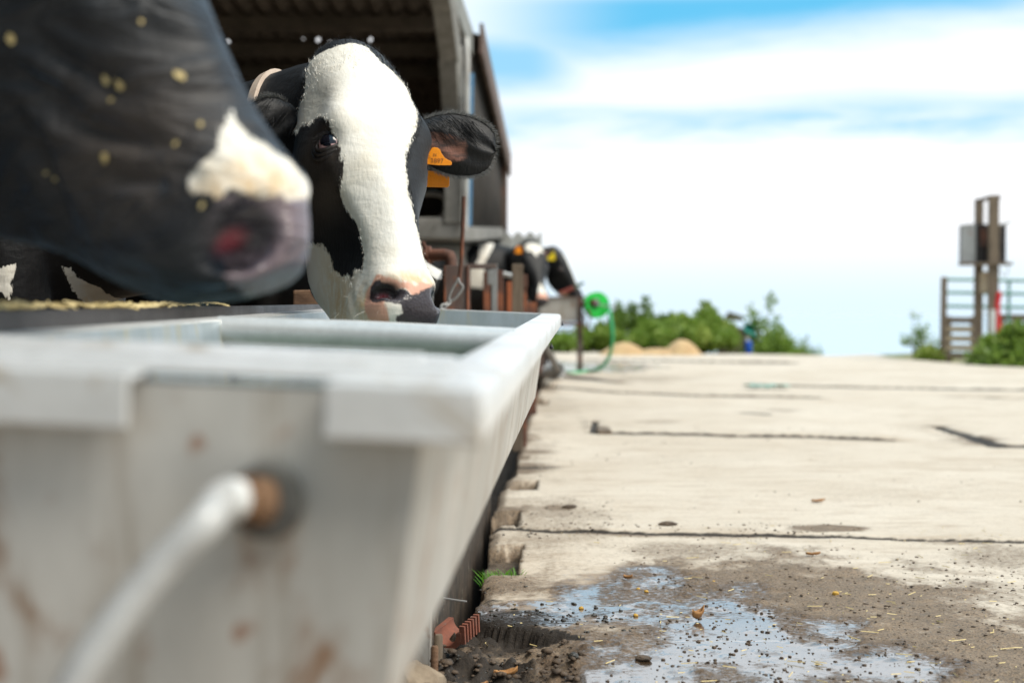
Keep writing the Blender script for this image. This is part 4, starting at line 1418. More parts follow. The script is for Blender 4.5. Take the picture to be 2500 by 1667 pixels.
        hair_mesh(lr, ld, [0.016 + 0.006 * RNG.random() for _ in lr], 0.0004, 'eyelash', M['hair_black'], root, droop=0.3)
    COWS[key] = dict(root=root, body=body, H=H, Hm=Hm, Hp=Hp, B=B, V=V, L=L, nk=nk, ears=ear_info, n0=n0, white=white, on_head=on_head, pad=pad)
    return root
COW2_KW = dict(
    head_polys=[([(0.2448, -0.0866), (0.2294, -0.068), (0.1623, -0.0709), (0.1514, -0.0427), (0.160, -0.012), (0.150, 0.012), (0.0963, 0.006), (0.0627, 0.012), (0.0314, 0.019),
                  (0.0017, 0.010), (-0.012, -0.030), (-0.034, -0.055), (-0.060, -0.075), (-0.052, -0.108), (-0.0575, -0.1383), (-0.055, -0.1584), (-0.0395, -0.2048), (-0.0152, -0.2649),
                  (-0.0101, -0.2984), (-0.0124, -0.3506), (-0.022, -0.4006), (-0.045, -0.4462), (-0.08, -0.4959), (-0.12, -0.52), (-0.16, -0.56), (-0.05, -0.66), (0.20, -0.68), (0.33, -0.58), (0.36, -0.44), (0.36, -0.33), (0.30, -0.290), (0.2802, -0.3075), (0.2473, -0.3621), (0.2463, -0.3892), (0.254, -0.4126), (0.2369, -0.445), (0.2114, -0.4518), (0.190, -0.476), (0.178, -0.455), (0.1346, -0.4714),
                  (0.1195, -0.4463), (0.1144, -0.4085), (0.1126, -0.3804), (0.1313, -0.3475), (0.1253, -0.324), (0.1083, -0.3037), (0.096, -0.2783), (0.0958, -0.2539), (0.1016, -0.2136),
                  (0.0989, -0.1946), (0.1068, -0.1727), (0.118, -0.156), (0.1311, -0.1491), (0.148, -0.152), (0.160, -0.140), (0.178, -0.128), (0.197, -0.1339), (0.215, -0.115)], 1)],
    pads=[([(0.118, -0.550), (0.112, -0.533), (0.098, -0.522), (0.0835, -0.521), (0.070, -0.530), (0.0546, -0.5435), (0.0354, -0.5494), (0.0211, -0.5628), (0.006, -0.5573), (-0.0161, -0.5457), (-0.0607, -0.5231), (-0.10, -0.53), (-0.12, -0.60),
            (0, -0.64), (0.072, -0.620), (0.060, -0.597), (0.0416, -0.59), (0.0499, -0.5804), (0.075, -0.572), (0.100, -0.566)], 1)],
    pinks=[[(0.1037, -0.5217), (0.0835, -0.5095), (0.0526, -0.5283), (0.0416, -0.534), (0.0217, -0.5374), (0.012, -0.5446), (-0.0086, -0.5316), (-0.0335, -0.532), (-0.05, -0.525), (-0.021, -0.5504), (0.0044, -0.5625), (0.0214, -0.5659),
            (0.032, -0.5513), (0.0549, -0.5455), (0.075, -0.56), (0.08, -0.5723), (0.078, -0.60), (0.06, -0.62), (0.11, -0.62), (0.1359, -0.5809), (0.1353, -0.5473), (0.1209, -0.5267)]],
    brown=[((0.114, -0.08, -0.225), (0.04, 0.06, 0.045)), ((0.10, -0.10, -0.30), (0.04, 0.05, 0.03)), ((-0.114, -0.08, -0.225), (0.04, 0.05, 0.04))],
    stain=[((0.07, -0.08, -0.55), (0.03, 0.03, 0.03)), ((0.03, -0.18, -0.5), (0.06, 0.05, 0.08)), ((0, 0.0, -0.53), (0.07, 0.02, 0.012))])
COW1_KW = dict(
    head_polys=[([(0.0243, -0.4659), (0.0294, -0.4853), (0.0254, -0.5039), (0.0059, -0.5098), (-0.02, -0.5217), (-0.0296, -0.535), (-0.075, -0.540), (-0.06, -0.575), (0.0112, -0.572), (0.0424, -0.563),
                  (0.0665, -0.5508), (0.0833, -0.5454), (0.0948, -0.5371), (0.1047, -0.5267), (0.1068, -0.518), (0.0995, -0.5112), (0.0875, -0.5109), (0.0759, -0.5124), (0.0653, -0.5084), (0.0511, -0.4938), (0.0387, -0.4787)], 1)],
    pads=[([(0.0869, -0.5448), (0.0669, -0.552), (0.043, -0.5574), (0.0125, -0.5644), (-0.06, -0.56), (-0.12, -0.56), (-0.16, -0.64), (0, -0.66), (0.12, -0.66), (0.1274, -0.6035), (0.1231, -0.5901),
            (0.1161, -0.5737), (0.1025, -0.5554)], 1)],
    brown=[((0.07, -0.10, -0.46), (0.05, 0.06, 0.05))],
    stain=[((0.05, -0.01, -0.545), (0.05, 0.05, 0.018))])

coat = coat_material('holstein_coat', fold=0.06)


def body_poly(px_pts, d, withers, heading, scale):
    h = np.array([math.cos(heading), math.sin(heading), 0])
    out = []
    for p in px_pts:
        q = at(p[0], p[1], d) - np.array([withers[0], withers[1], 0])
        out.append((q @ h / scale, q[2] / scale))
    return out


# ---- the white-faced cow in focus
HM2 = head_matrix(0.78, 0.51, 0.17, np.array([-0.289, 2.90, 1.203]), 1.02)
Hm_, Hp_ = HM2
Hin = np.linalg.inv(Hm_)
eb, et = at(1020, 335, 2.96), at(1210, 372, 2.97)
e_up = np.array([0.05, 0.05, 1.0])
fb, ft = at(708, 292, 2.93), at(585, 338, 2.84)
ears2 = [(eb, et, e_up, 0.128, -0.55), (fb, ft, np.array([0.2, -0.2, 1.0]), 0.13, 0.5)]
bp2 = [(body_poly(q, 3.25, (-1.18, 3.47), R(-14), 0.95), 1) for q in (
    [(22, 712), (32, 672), (52, 648), (72, 645), (62, 690), (57, 735), (42, 715)],
    [(130, 770), (134, 690), (134, 650), (150, 652), (158, 680), (178, 690), (196, 696), (212, 715), (226, 735), (230, 760), (240, 900), (120, 900)])]
make_cow('focus', 'black and white cow with long white face and two orange ear tags', HM2, (-1.18, 3.47), R(-14), 0.0062,
         ears=ears2, coat=coat, scale=0.95, body_polys=bp2, neck_bend=(0, 0, -0.045), neck_fat=0.04, chin=0.05, jaw=0.02, **COW2_KW)
# ---- the near cow in profile
HM1 = head_matrix(R(69), R(34), 0.0, (0, 0, 0), 1.12)
HP1 = at(552, 478, 1.33) - HM1[0] @ np.array([0.06, -0.04, -0.545])
HM1 = (HM1[0], HP1)
GROOVES = [([(0.08, -0.11, -0.332), (0.067, -0.099, -0.36), (0.059, -0.08, -0.397)], 0.007, 0.008),
           ([(0.065, -0.14, -0.371), (0.057, -0.127, -0.402), (0.054, -0.107, -0.431), (0.057, -0.082, -0.457)], 0.009, 0.009),
           ([(0.065, -0.173, -0.364), (0.057, -0.173, -0.395), (0.049, -0.185, -0.423), (0.043, -0.19, -0.455)], 0.008, 0.009),
           ([(0.054, -0.134, -0.439), (0.058, -0.115, -0.468), (0.064, -0.086, -0.497)], 0.007, 0.008),
           ([(0.079, -0.145, -0.336), (0.068, -0.132, -0.362), (0.059, -0.115, -0.387)], 0.008, 0.008)]
coat1 = coat_material('black_coat_near', pad_col=(0.20, 0.15, 0.165), sheen=0.20, spec=0.44, fold=0.36, tint=(0.26, 0.50, 0.80), black=(0.0028, 0.0038, 0.0056))
ears1 = [(HM1[0] @ np.array([sg * 0.095, -0.10, -0.075]) + HM1[1], HM1[0] @ np.array([sg * 0.285, -0.15, -0.085]) + HM1[1], HM1[0] @ np.array([0, 0.25, 1.0]), 0.13, 0.5 * sg) for sg in (1, -1)]
make_cow('near', 'out-of-focus black cow in profile with a white patch above its nose', HM1, (-1.55, 1.80), R(-8), 0.0075, coat=coat1, ears=ears1, jaw=0.14, nos=-0.03, nsz=1.65, grooves=GROOVES, neck_fat=0.06, red=1.0, **COW1_KW)

# ---- far cows
coat2 = coat_material('far_holstein_coat')
HA = head_matrix(R(22), R(36), R(4), (0, 0, 0), 1.16)
HA = (HA[0], at(1299, 590, 13.9))
bpa = [(body_poly(q, 14.45, (-0.14, 14.6), 0.0, 1.0), s) for q, s in (
    ([(1000, 560), (1214, 560), (1205, 600), (1190, 630), (1184, 640), (1180, 705), (1140, 700), (1135, 660), (1000, 700)], 1),
    ([(1140, 655), (1139, 620), (1148, 598), (1162, 594), (1171, 600), (1170, 630), (1160, 650), (1150, 658)], -1),
    ([(1300, 880), (1400, 880), (1400, 1000), (1300, 1000)], -1))]
ear_a1 = (HA[0] @ np.array([0.09, -0.09, -0.07]) + HA[1], at(1266, 600, 13.9), np.array([0, 0, 1.0]), 0.10, 0.4, 12, 9)
ear_a2 = (HA[0] @ np.array([-0.09, -0.09, -0.07]) + HA[1], at(1348, 608, 14.0), np.array([0, 0, 1.0]), 0.10, -0.4, 12, 9)
make_cow('a', 'cow with black face, white forehead patch and pink nose at the far trough', HA, (-0.14, 14.6), 0.0, 0.018, coat=coat2, ears=[ear_a1, ear_a2], head_res=(80, 50), body_polys=bpa,
         head_polys=[([(0.07, -0.04), (0.06, -0.12), (0.02, -0.13), (0.0, -0.19), (-0.02, -0.13), (-0.075, -0.115), (-0.08, -0.06), (-0.05, -0.03), (0.02, -0.02)], 1),
                     ([(0.0, -0.42), (0.03, -0.49), (0.045, -0.55), (-0.05, -0.55), (-0.02, -0.47)], 1)],
         pinks=[[(0.05, -0.535), (-0.06, -0.535), (-0.07, -0.58), (0.06, -0.58)]], pads=[([(0.08, -0.578), (-0.08, -0.578), (-0.1, -0.65), (0.1, -0.65)], 1)])
HB = head_matrix(R(72), R(30), R(0), (0, 0, 0), 1.0)
HB = (HB[0], at(1362, 606, 15.2))
ear_b = (HB[0] @ np.array([0.09, -0.09, -0.07]) + HB[1], at(1338, 622, 14.95), np.array([0.3, 0, 1.0]), 0.10, 0.4, 12, 9)
make_cow('b', 'black-headed cow with a yellow ear tag facing right at the far trough', HB, (-0.40, 16.1), R(-12), 0.018, coat=coat2, ears=[ear_b], head_res=(80, 50),
         head_polys=[([(-0.03, -0.02), (0.015, -0.1), (0.015, -0.3), (0.02, -0.5), (-0.1, -0.5), (-0.15, -0.3), (-0.15, -0.1)], 1)])
HC = head_matrix(R(-80), R(30), 0, (0, 0, 0), 1.0)
HC = (HC[0], np.array([-2.75, 11.6, 1.05]))
make_cow('c', 'dark cow standing side-on behind the rusty barrier pipe', HC, (-1.98, 11.7), R(180), 0.024, coat=coat2, head_res=(60, 40), scale=0.90)

for key_, px_, py_, wpx_, hpx_, d_, mt_ in (('a', 1266, 610, 17, 18, 13.75, 'tag_orange'), ('b', 1345, 623, 21, 25, 14.75, 'tag_yellow')):
    q_ = [at(px_ - wpx_ / 2, py_ + hpx_ / 2, d_), at(px_ + wpx_ / 2, py_ + hpx_ / 2, d_), at(px_ + wpx_ / 2 * 0.9, py_ - hpx_ * 0.1, d_), at(px_ + wpx_ * 0.2, py_ - hpx_ / 2, d_), at(px_ - wpx_ * 0.2, py_ - hpx_ / 2, d_), at(px_ - wpx_ / 2 * 0.9, py_ - hpx_ * 0.1, d_)]
    MB().extrude(q_, FW, 0.004).build('ear_tag', M[mt_], COWS[key_]['root'], bevel=0.001)

# ================================================================== collar, tags and hair on the focus cow
cw = COWS['focus']
root = cw['root']
# collar
nk = cw['nk']
k0 = 10
for q in range(3, 24):
    if proj(nk[q][:3] + np.array([0, 0, nk[q][7]]))[0] < 712:
        k0 = q
        break
mb = MB()
rings = []
for dt in (0, 1):
    i = k0 + dt
    c = nk[k0][:3] + (nk[k0 + 1][:3] - nk[k0 - 1][:3]) / np.linalg.norm(nk[k0 + 1][:3] - nk[k0 - 1][:3]) * (0.022 * dt - 0.011)
    ctr3 = [nk[k0 - 1][:3], c, nk[k0 + 1][:3]]
    rr = tube_rings([c - (nk[k0 + 1][:3] - nk[k0 - 1][:3]) * 0.2, c, c + (nk[k0 + 1][:3] - nk[k0 - 1][:3]) * 0.2], [nk[k0][3:6]] * 3, [nk[k0][6] + 0.008] * 3, [nk[k0][7] + 0.008] * 3, 48)[1]
    ri = tube_rings([c - (nk[k0 + 1][:3] - nk[k0 - 1][:3]) * 0.2, c, c + (nk[k0 + 1][:3] - nk[k0 - 1][:3]) * 0.2], [nk[k0][3:6]] * 3, [nk[k0][6] - 0.004] * 3, [nk[k0][7] - 0.004] * 3, 48)[1]
    rings += [ri, rr] if dt == 0 else [rr, ri]
mb.loft(rings, cap=False)
co_ = mb.build('collar', M['collar'], root, smooth=True)


def tag_plate(pts_px, d, mat, name, parent, t=0.0025, extra=0.0):
    P = [at(px, py, d + extra * (py - pts_px[0][1])) for px, py in pts_px]
    n = np.cross(P[1] - P[0], P[2] - P[0])
    return MB().extrude(P, n / np.linalg.norm(n), t).build(name, mat, parent, bevel=0.0006)


td = 2.895
pl = [(1054, 362), (1058, 360), (1068, 361), (1074, 365), (1078, 375), (1086, 386), (1094, 391), (1100, 393), (1103, 397), (1103, 402), (1100, 404), (1070, 404), (1030, 400), (1036, 390), (1046, 376)]
tg = tag_plate(pl, td, M['tag_orange'], 'ear_tag', root)
pl = [(1036, 417), (1094, 420), (1097, 424), (1097, 453), (1093, 458), (1034, 457), (1029, 452), (1031, 436)]
tag_plate(pl, 3.00, M['tag_orange'], 'ear_tag', root)


def text_on(txt, px, py, d, h_px, parent, mat, name='tag_number', slant=0.0):
    cu = bpy.data.curves.new(name, 'FONT')
    cu.body = txt
    cu.size = h_px / FPX * d * 1.35
    cu.align_x = 'CENTER'
    cu.extrude = 0.0002
    tmp = bpy.data.objects.new('tmp', cu)
    COL.objects.link(tmp)
    dg = bpy.context.evaluated_depsgraph_get()
    me = bpy.data.meshes.new_from_object(tmp.evaluated_get(dg))
    bpy.data.objects.remove(tmp)
    V = np.zeros(len(me.vertices) * 3, np.float32)
    me.vertices.foreach_get('co', V)
    V = V.reshape(-1, 3)
    F = [tuple(p.vertices) for p in me.polygons]
    o0 = at(px, py, d)
    Wv = [o0 + RT * v[0] + UP * (v[1] - slant * v[0]) - FW * (v[2]) for v in V]
    return link_mesh(name, Wv, F, mat, parent)


text_on('3897', 1067, 398, td - 0.0022, 12, tg, M['tag_ink'], slant=0.05)
text_on('N', 1062, 382, td - 0.0022, 8, tg, M['tag_ink'])

# hair: poll tuft, edge fuzz of ears
Hm, Hp, H = cw['Hm'], cw['Hp'], cw['H']
V, L = cw['V'], cw['L']
n0 = cw['n0']


def normals_of(o):
    me = o.data
    n = np.zeros(len(me.vertices) * 3, np.float32)
    me.vertices.foreach_get('normal', n)
    return n.reshape(-1, 3)


NV = normals_of(cw['body'])
on = cw['on_head'] & (np.arange(len(V)) < n0)
def strands(mask, count, length, spread, flow, width, name, mat, lift=0.35):
    ids = np.where(mask)[0]
    if len(ids) == 0:
        return
    ids = RNG.choice(ids, count)
    roots = V[ids] + RNG.normal(size=(count, 3)) * 0.0022
    fl = np.asarray(flow, float)
    tang = fl - NV[ids] * (NV[ids] @ fl)[:, None]
    tang /= np.linalg.norm(tang, axis=1)[:, None] + 1e-6
    dirs = tang + NV[ids] * lift + RNG.normal(size=(count, 3)) * spread
    roots = roots - NV[ids] * 0.0012
    hair_mesh(roots, dirs, length * (0.6 + 0.8 * RNG.random(count)), width, name, mat, root, droop=0.1)


dn = Hm @ np.array([0.0, 0.1, -1.0])
upw = Hm @ np.array([0.15, 0.2, 1.0])
poll = on & (L[:, 2] > -0.075) & (L[:, 1] > -0.14)
sw = cw['white']
strands(poll & (sw > 0.002), 700, 0.009, 0.15, upw, 0.00045, 'hair', M['hair_white'])
strands(poll & (sw < -0.002), 2600, 0.010, 0.2, upw, 0.00045, 'hair', M['hair_black'])
face = on & (L[:, 2] <= -0.06) & (L[:, 2] > -0.52) & (cw['pad'] < 0)
strands(face & (sw > 0.0) & (sw < 0.007), 3200, 0.006, 0.2, dn, 0.00035, 'hair', M['hair_white'], lift=0.08)
strands(face & (sw < 0.0) & (sw > -0.007), 3200, 0.007, 0.2, dn, 0.00035, 'hair', M['hair_black'], lift=0.08)
# ear fringe
roots, dirs = [], []
rootsb, dirsb = [], []
for (ev_, ei), (b_, t_, u_, wd, cup, *_r) in zip(cw['ears'], ears2):
    grid = ev_[:34 * 22].reshape(34, 22, 3)
    axis = (t_ - b_) / np.linalg.norm(t_ - b_)
    nrm_ = np.cross(axis, u_)
    for i in range(2, 34):
        for j, sgn in ((0, -1), (21, 1)):
            for _ in range(36):
                p = grid[i, j] * 1.0
                q = grid[max(i - 1, 0), j]
                u = RNG.random()
                p = p * u + q * (1 - u)
                roots.append(p + RNG.normal(size=3) * 0.0012)
                w_ = i / 33
                out = np.asarray(u_) * sgn * (1 - 0.5 * w_ ** 3) + axis * (0.5 + 1.2 * w_ ** 2)
                dirs.append(out / np.linalg.norm(out) + RNG.normal(size=3) * 0.28)
    # long black hairs hanging from the upper rim across the hollow
    for _ in range(420):
        i = int(RNG.integers(3, 22))
        p = grid[i, int(RNG.integers(13, 21))]
        rootsb.append(p + RNG.normal(size=3) * 0.003)
        dirsb.append(-np.asarray(u_) * 0.6 + axis * 0.75 - FW * 0.25 + RNG.normal(size=3) * 0.2)
hair_mesh(roots, dirs, 0.010 * (0.5 + RNG.random(len(roots))), 0.0003, 'hair', M['hair_grey'], root, droop=0.1)
hair_mesh(rootsb, dirsb, 0.034 * (0.5 + RNG.random(len(rootsb))), 0.0005, 'hair', M['hair_black'], root, droop=0.2)
# whiskers round the muzzle and brow hairs
ids = np.where(on & (L[:, 2] < -0.50) & (L[:, 2] > -0.59) & (cw['pad'] < -0.004) & (L[:, 1] < -0.03))[0]
ids = RNG.choice(ids, 60)
hair_mesh(V[ids], NV[ids] + RNG.normal(size=(60, 3)) * 0.3 + Hm[:, 2] * -0.4, 0.03 * (0.5 + RNG.random(60)), 0.0003, 'hair', M['hair_white'], root, droop=0.5)

# ---- straw crumbs stuck on the near cow's face
cn = COWS['near']
V1, L1 = cn['V'], cn['L']
N1 = normals_of(cn['body'])
PXv, PYv, PDv = proj(V1)
facing = (N1 @ FW) < -0.25
crumbs = [(27, 95, 15), (258, 190, 15), (292, 212, 14), (438, 190, 15), (258, 385, 15), (115, 420, 6), (138, 445, 6), (425, 352, 7), (488, 300, 9), (278, 255, 6), (500, 495, 9), (350, 60, 7)]
M['straw'] = surf('yellow_straw', (0.66, 0.53, 0.25), (0.50, 0.38, 0.16), scale=60, rough=0.6)
mb = MB()
for px, py, s_ in crumbs:
    dd = np.where(facing, (PXv - px) ** 2 + (PYv - py) ** 2, 1e12)
    i = int(np.argmin(dd))
    p, nn = V1[i], N1[i]
    a = np.cross(nn, RNG.normal(size=3))
    a /= np.linalg.norm(a)
    b = np.cross(nn, a)
    r_ = s_ / 15 * 0.0058
    mb.extrude([p + nn * 0.001 + r_ * (0.55 + 0.75 * RNG.random()) * (math.cos(g) * a + 0.7 * math.sin(g) * b) for g in np.linspace(0, 2 * math.pi, 7, endpoint=False)], nn, 0.0015)
o = mb.build('straw_crumbs', M['straw'], cn['root'])
o['kind'] = 'stuff'

# ================================================================== rusty feed barrier beyond the near trough
def gz(p):
    return np.array([p[0], p[1], 0.0])


def post_px(x0, x1, ytop, d, mat, name, label, cat, depth=None, group='rusty posts of the feed barrier', z0=-0.02):
    a, b = at(x0, ytop, d), at(x1, ytop, d)
    w_ = np.linalg.norm(b - a)
    c = (a + b) / 2
    mb = MB().box((c[0], c[1], (c[2] + z0) / 2), (w_, depth or w_ * 0.8, c[2] - z0))
    o = mb.build(name, mat, bevel=0.003, origin=(c[0], c[1], 0))
    return tag(o, label, cat, group)


# channel post: web and two flanges, with a thin rod and a chain hanging on it
pc_ = at(1114, 648, 5.0)
ch = thing('channel_post', (pc_[0], pc_[1], 0), 'wide rusty steel channel post with a spring hook and chain hung on it', 'post', 'rusty posts of the feed barrier')
MB().box((pc_[0], pc_[1], pc_[2] / 2 - 0.01), (0.080, 0.006, pc_[2] + 0.02)).build('web', M['rust_grey'], ch, bevel=0.001)
for sx in (-1, 1):
    MB().box((pc_[0] + sx * 0.040, pc_[1] + 0.015, pc_[2] / 2 - 0.01), (0.008, 0.05, pc_[2] + 0.02)).build('flange', M['rust'], ch, bevel=0.001)
rod = MB().tube([at(1133, 480, 4.9), at(1130, 560, 4.9), at(1126, 640, 4.92), at(1120, 692, 4.93)], 0.0072, 8)
tag(rod.build('thin_rod', M['rust'], smooth=True, origin=at(1120, 692, 4.93)), 'thin upright rusty rod above the spring hook', 'rod')
hook = thing('chain', at(1120, 682, 4.9), 'galvanised spring hook and chain hanging beside the trough', 'chain')
loop_ = [at(1118, 678, 4.9), at(1122, 690, 4.9), at(1129, 698, 4.9), at(1127, 708, 4.9), at(1112, 728, 4.9), at(1101, 735, 4.9), at(1096, 728, 4.9), at(1104, 706, 4.9), at(1114, 690, 4.9), at(1118, 680, 4.9)]
MB().tube(spline(np.array(loop_), 60), 0.0042, 8).build('spring_hook', M['grey_steel'], hook, smooth=True)
lp = [at(1097, 738, 4.9), at(1088, 746, 4.88), at(1078, 752, 4.87), at(1069, 762, 4.86), at(1062, 774, 4.85)]
for i in range(4):
    a, b = lp[i], lp[i + 1]
    d_ = (b - a) / np.linalg.norm(b - a)
    n_ = np.cross(d_, FW if i % 2 else UP)
    n_ /= np.linalg.norm(n_)
    c, hl = (a + b) / 2, np.linalg.norm(b - a) * 0.62
    MB().tube([c + d_ * hl * math.cos(t_) + n_ * 0.008 * math.sin(t_) for t_ in np.linspace(0, 2 * math.pi, 20)], 0.0034, 8).build('chain_link', M['grey_steel'], hook, smooth=True)
# bent rusty pipe frame with a rope knot
fr = thing('pipe_frame', gz(at(1100, 640, 5.25)), 'rusty bent pipe barrier with old wire twisted round the top', 'barrier')
p1, p2 = at(760, 628, 5.6), at(1102, 622, 5.25)
MB().tube([p1, at(1040, 623, 5.3), at(1088, 622, 5.26), at(1098, 624, 5.25), at(1102, 634, 5.25), at(1102, 700, 5.25), gz(p2)], 0.022, 14).build('bent_pipe', M['rust'], fr, smooth=True)
mb = MB()
kx = at(1040, 622, 5.3)
for k in range(4):
    mb.tube([kx + np.array([0.012 * (k - 1.5), 0, 0]) + 0.027 * np.array([0.15 * math.sin(t_ + k), math.cos(t_), math.sin(t_)]) for t_ in np.linspace(0, 2 * math.pi, 16)], 0.006, 6)
mb.tube([kx + np.array([0, -0.02, 0.02]), kx + np.array([-0.01, -0.03, 0.045])], 0.008, 6)
mb.tube([kx + np.array([0.01, -0.03, -0.02]), kx + np.array([0.02, -0.03, -0.06])], 0.006, 6)
mb.build('twisted_wire', M['rust'], fr, smooth=True)
MB().tube([at(990, 668, 5.5), at(1096, 664, 5.27)], 0.012, 10).build('lower_rail', M['grey_steel'], fr, smooth=True)
# galvanised plate behind the muzzle
mb = MB()
mb.extrude([at(1020, 628, 4.62), at(1079, 662, 4.62), at(1078, 682, 4.60), at(1068, 683, 4.60), at(1034, 662, 4.6)], FW, 0.004)
mb.extrude([at(1034, 662, 4.6), at(1068, 683, 4.60), at(1064, 694, 4.66), at(1034, 678, 4.66)], FW, 0.003)
pp_ = at(1046, 690, 4.66)
mb.beam(gz(pp_), pp_ + np.array([0, 0, 0.02]), 0.03, 0.03, up=(0, 1, 0))
tag(mb.build('bracket_plate', M['grey_steel'], bevel=0.001, origin=gz(pp_)), 'pale galvanised bracket plate on a stake behind the cow muzzle', 'bracket')
# grey square tube frame
tf = thing('tube_frame', gz(at(1208, 660, 6.5)), 'grey square-tube hoop between the channel post and the tall post', 'barrier')
MB().beam(at(1128, 651, 6.5), at(1213, 650, 6.5), 0.03, 0.022).build('top_rail', M['rust_grey'], tf, bevel=0.002)
MB().beam(at(1207, 645, 6.5), gz(at(1207, 645, 6.5)), 0.026, 0.026, up=(0, 1, 0)).build('upright', M['grey_steel'], tf, bevel=0.002)
MB().beam(at(1142, 655, 6.52), gz(at(1142, 655, 6.52)), 0.024, 0.024, up=(0, 1, 0)).build('upright', M['rust'], tf, bevel=0.002)
MB().box(at(1196, 677, 6.46), (0.022, 0.02, 0.065)).build('bracket', M['grey_steel'], tf, bevel=0.002)
post_px(1180, 1196, 664, 6.9, M['rust'], 'barrier_post', 'dark rusty post behind the grey bracket of the square-tube hoop', 'post')
post_px(1211, 1229, 660, 7.2, M['rust'], 'barrier_post', 'reddish rusty post just right of the square-tube hoop', 'post')
post_px(1237, 1249, 688, 7.6, M['rust_orange'], 'barrier_post', 'short bright orange rusty post beside the tall post', 'post')
post_px(1250, 1277, 645, 7.0, M['wood'], 'barrier_post', 'tallest grey-brown post at the end of the feed barrier', 'post')
mb = MB().box(at(1282, 686, 7.0), (0.024, 0.03, 0.065))
pq = at(1282, 700, 7.0)
mb.beam(gz(pq), pq, 0.016, 0.016, up=(0, 1, 0))
tag(mb.build('stop_bracket', M['rust'], bevel=0.002, origin=gz(pq)), 'small rusty stop bracket attached beside the tall post', 'bracket')
wr = thing('white_rail', gz(at(1238, 672, 8.2)), 'short pale plastic pipe rail between two barrier posts', 'rail')
MB().tube([at(1210, 664, 8.2), at(1262, 677, 8.1)], 0.014, 12).build('rail_pipe', M['white_plastic'], wr, smooth=True)
MB().tube([at(1256, 676, 8.1), gz(at(1256, 676, 8.1))], 0.01, 8).build('support', M['rust'], wr, smooth=True)
post_px(1284, 1310, 738, 9.2, M['rust'], 'barrier_post', 'low brown post in front of the far trough', 'post')
post_px(1296, 1304, 742, 9.6, M['grey_steel'], 'barrier_post', 'thin pale stake in front of the far trough', 'post')

# ---- second trough on legs, seen end-on
D2 = 15.0
ft_ = thing('far_trough', gz(at(1366, 760, D2)), 'rusty end-on metal trough standing on tall thin legs in the yard', 'trough')
mb = MB()
a0, a1 = at(1312, 728, D2), at(1424, 728, D2)
wtr = a1[0] - a0[0]
hz = 0.25
ln = 2.2
cx_, cy_, zt = (a0[0] + a1[0]) / 2, a0[1], a0[2]
def fr_pt(u, v_, n_):
    y_ = cy_ + v_
    return np.array([cx_ + u + 0.046 * v_, y_, zt + n_])


def frect(hw_, v0, v1, n_):
    return [fr_pt(-hw_, v0, n_), fr_pt(hw_, v0, n_), fr_pt(hw_, v1, n_), fr_pt(-hw_, v1, n_)]


mb.loft([frect(wtr / 2 - 0.01, 0.0, ln, 0.0), frect(wtr / 2 - 0.03, 0.02, ln - 0.02, -hz)], cap=False)
mb.f.append((4, 5, 6, 7))
mb.build('body', M['galv_out'], ft_).modifiers.new('thick', 'SOLIDIFY').thickness = 0.006
mb = MB()
for a, b in ((fr_pt(-wtr / 2, 0, 0), fr_pt(wtr / 2, 0, 0)), (fr_pt(-wtr / 2, ln, 0), fr_pt(wtr / 2, ln, 0)), (fr_pt(-wtr / 2, 0.02, 0), fr_pt(-wtr / 2, ln - 0.02, 0)), (fr_pt(wtr / 2, 0.02, 0), fr_pt(wtr / 2, ln - 0.02, 0))):
    mb.beam(a + np.array([0, 0, 0.008]), b + np.array([0, 0, 0.008]), 0.04, 0.02)
mb.build('rim', M['rust_grey'], ft_)
MB().beam(fr_pt(wtr / 2 - 0.03, -0.012, 0), fr_pt(wtr / 2 - 0.03, -0.012, -hz - 0.03), 0.05, 0.02, up=(0, 1, 0)).build('corner_strap', M['rust'], ft_)
MB().beam(fr_pt(-wtr / 2, -0.008, -hz - 0.025), fr_pt(wtr / 2, -0.008, -hz - 0.025), 0.05, 0.035).build('under_rail', M['rust'], ft_)
for u in (-wtr / 2 + 0.04, wtr / 2 - 0.035):
    for v_ in (0.05, ln - 0.08):
        top = fr_pt(u, v_, -hz)
        mb = MB().beam(top, (top[0], top[1], 0.0), 0.055, 0.055, up=(0, 1, 0))
        mb.build('leg', M['rust_grey'], ft_, bevel=0.004)
MB().tube([fr_pt(-wtr / 2 + 0.04, 0.05, -0.34), fr_pt(wtr / 2 - 0.03, 0.05, -0.335)], 0.009, 8).build('brace', M['grey_steel'], ft_, smooth=True)
# brush lying on the rim
br_ = thing('brush', at(1366, 716, 14.7), 'long-handled brush with a red handle lying across the far trough rim', 'brush')
MB().tube([at(1366, 717, 14.7), at(1402, 702, 14.7)], 0.020, 10).build('handle', M['red_handle'], br_, smooth=True)
MB().tube([at(1402, 702, 14.7), at(1425, 690, 14.7)], [0.020, 0.013], 10).build('grip', M['dark_green'], br_, smooth=True)
MB().box(at(1374, 719, 14.7), (0.10, 0.05, 0.03)).build('bristle_block', M['wood_brown'], br_, bevel=0.006)
vb = thing('valve_box', at(1322, 716, 15.02), 'small dark green valve cover on the far trough rim', 'valve cover')
MB().box(at(1321, 706, 15.1), (0.06, 0.08, 0.05)).build('cover', M['dark_green'], vb, bevel=0.01)
MB().box(at(1322, 717, 15.1), (0.13, 0.10, 0.035)).build('base_plate', M['grey_steel'], vb, bevel=0.006)

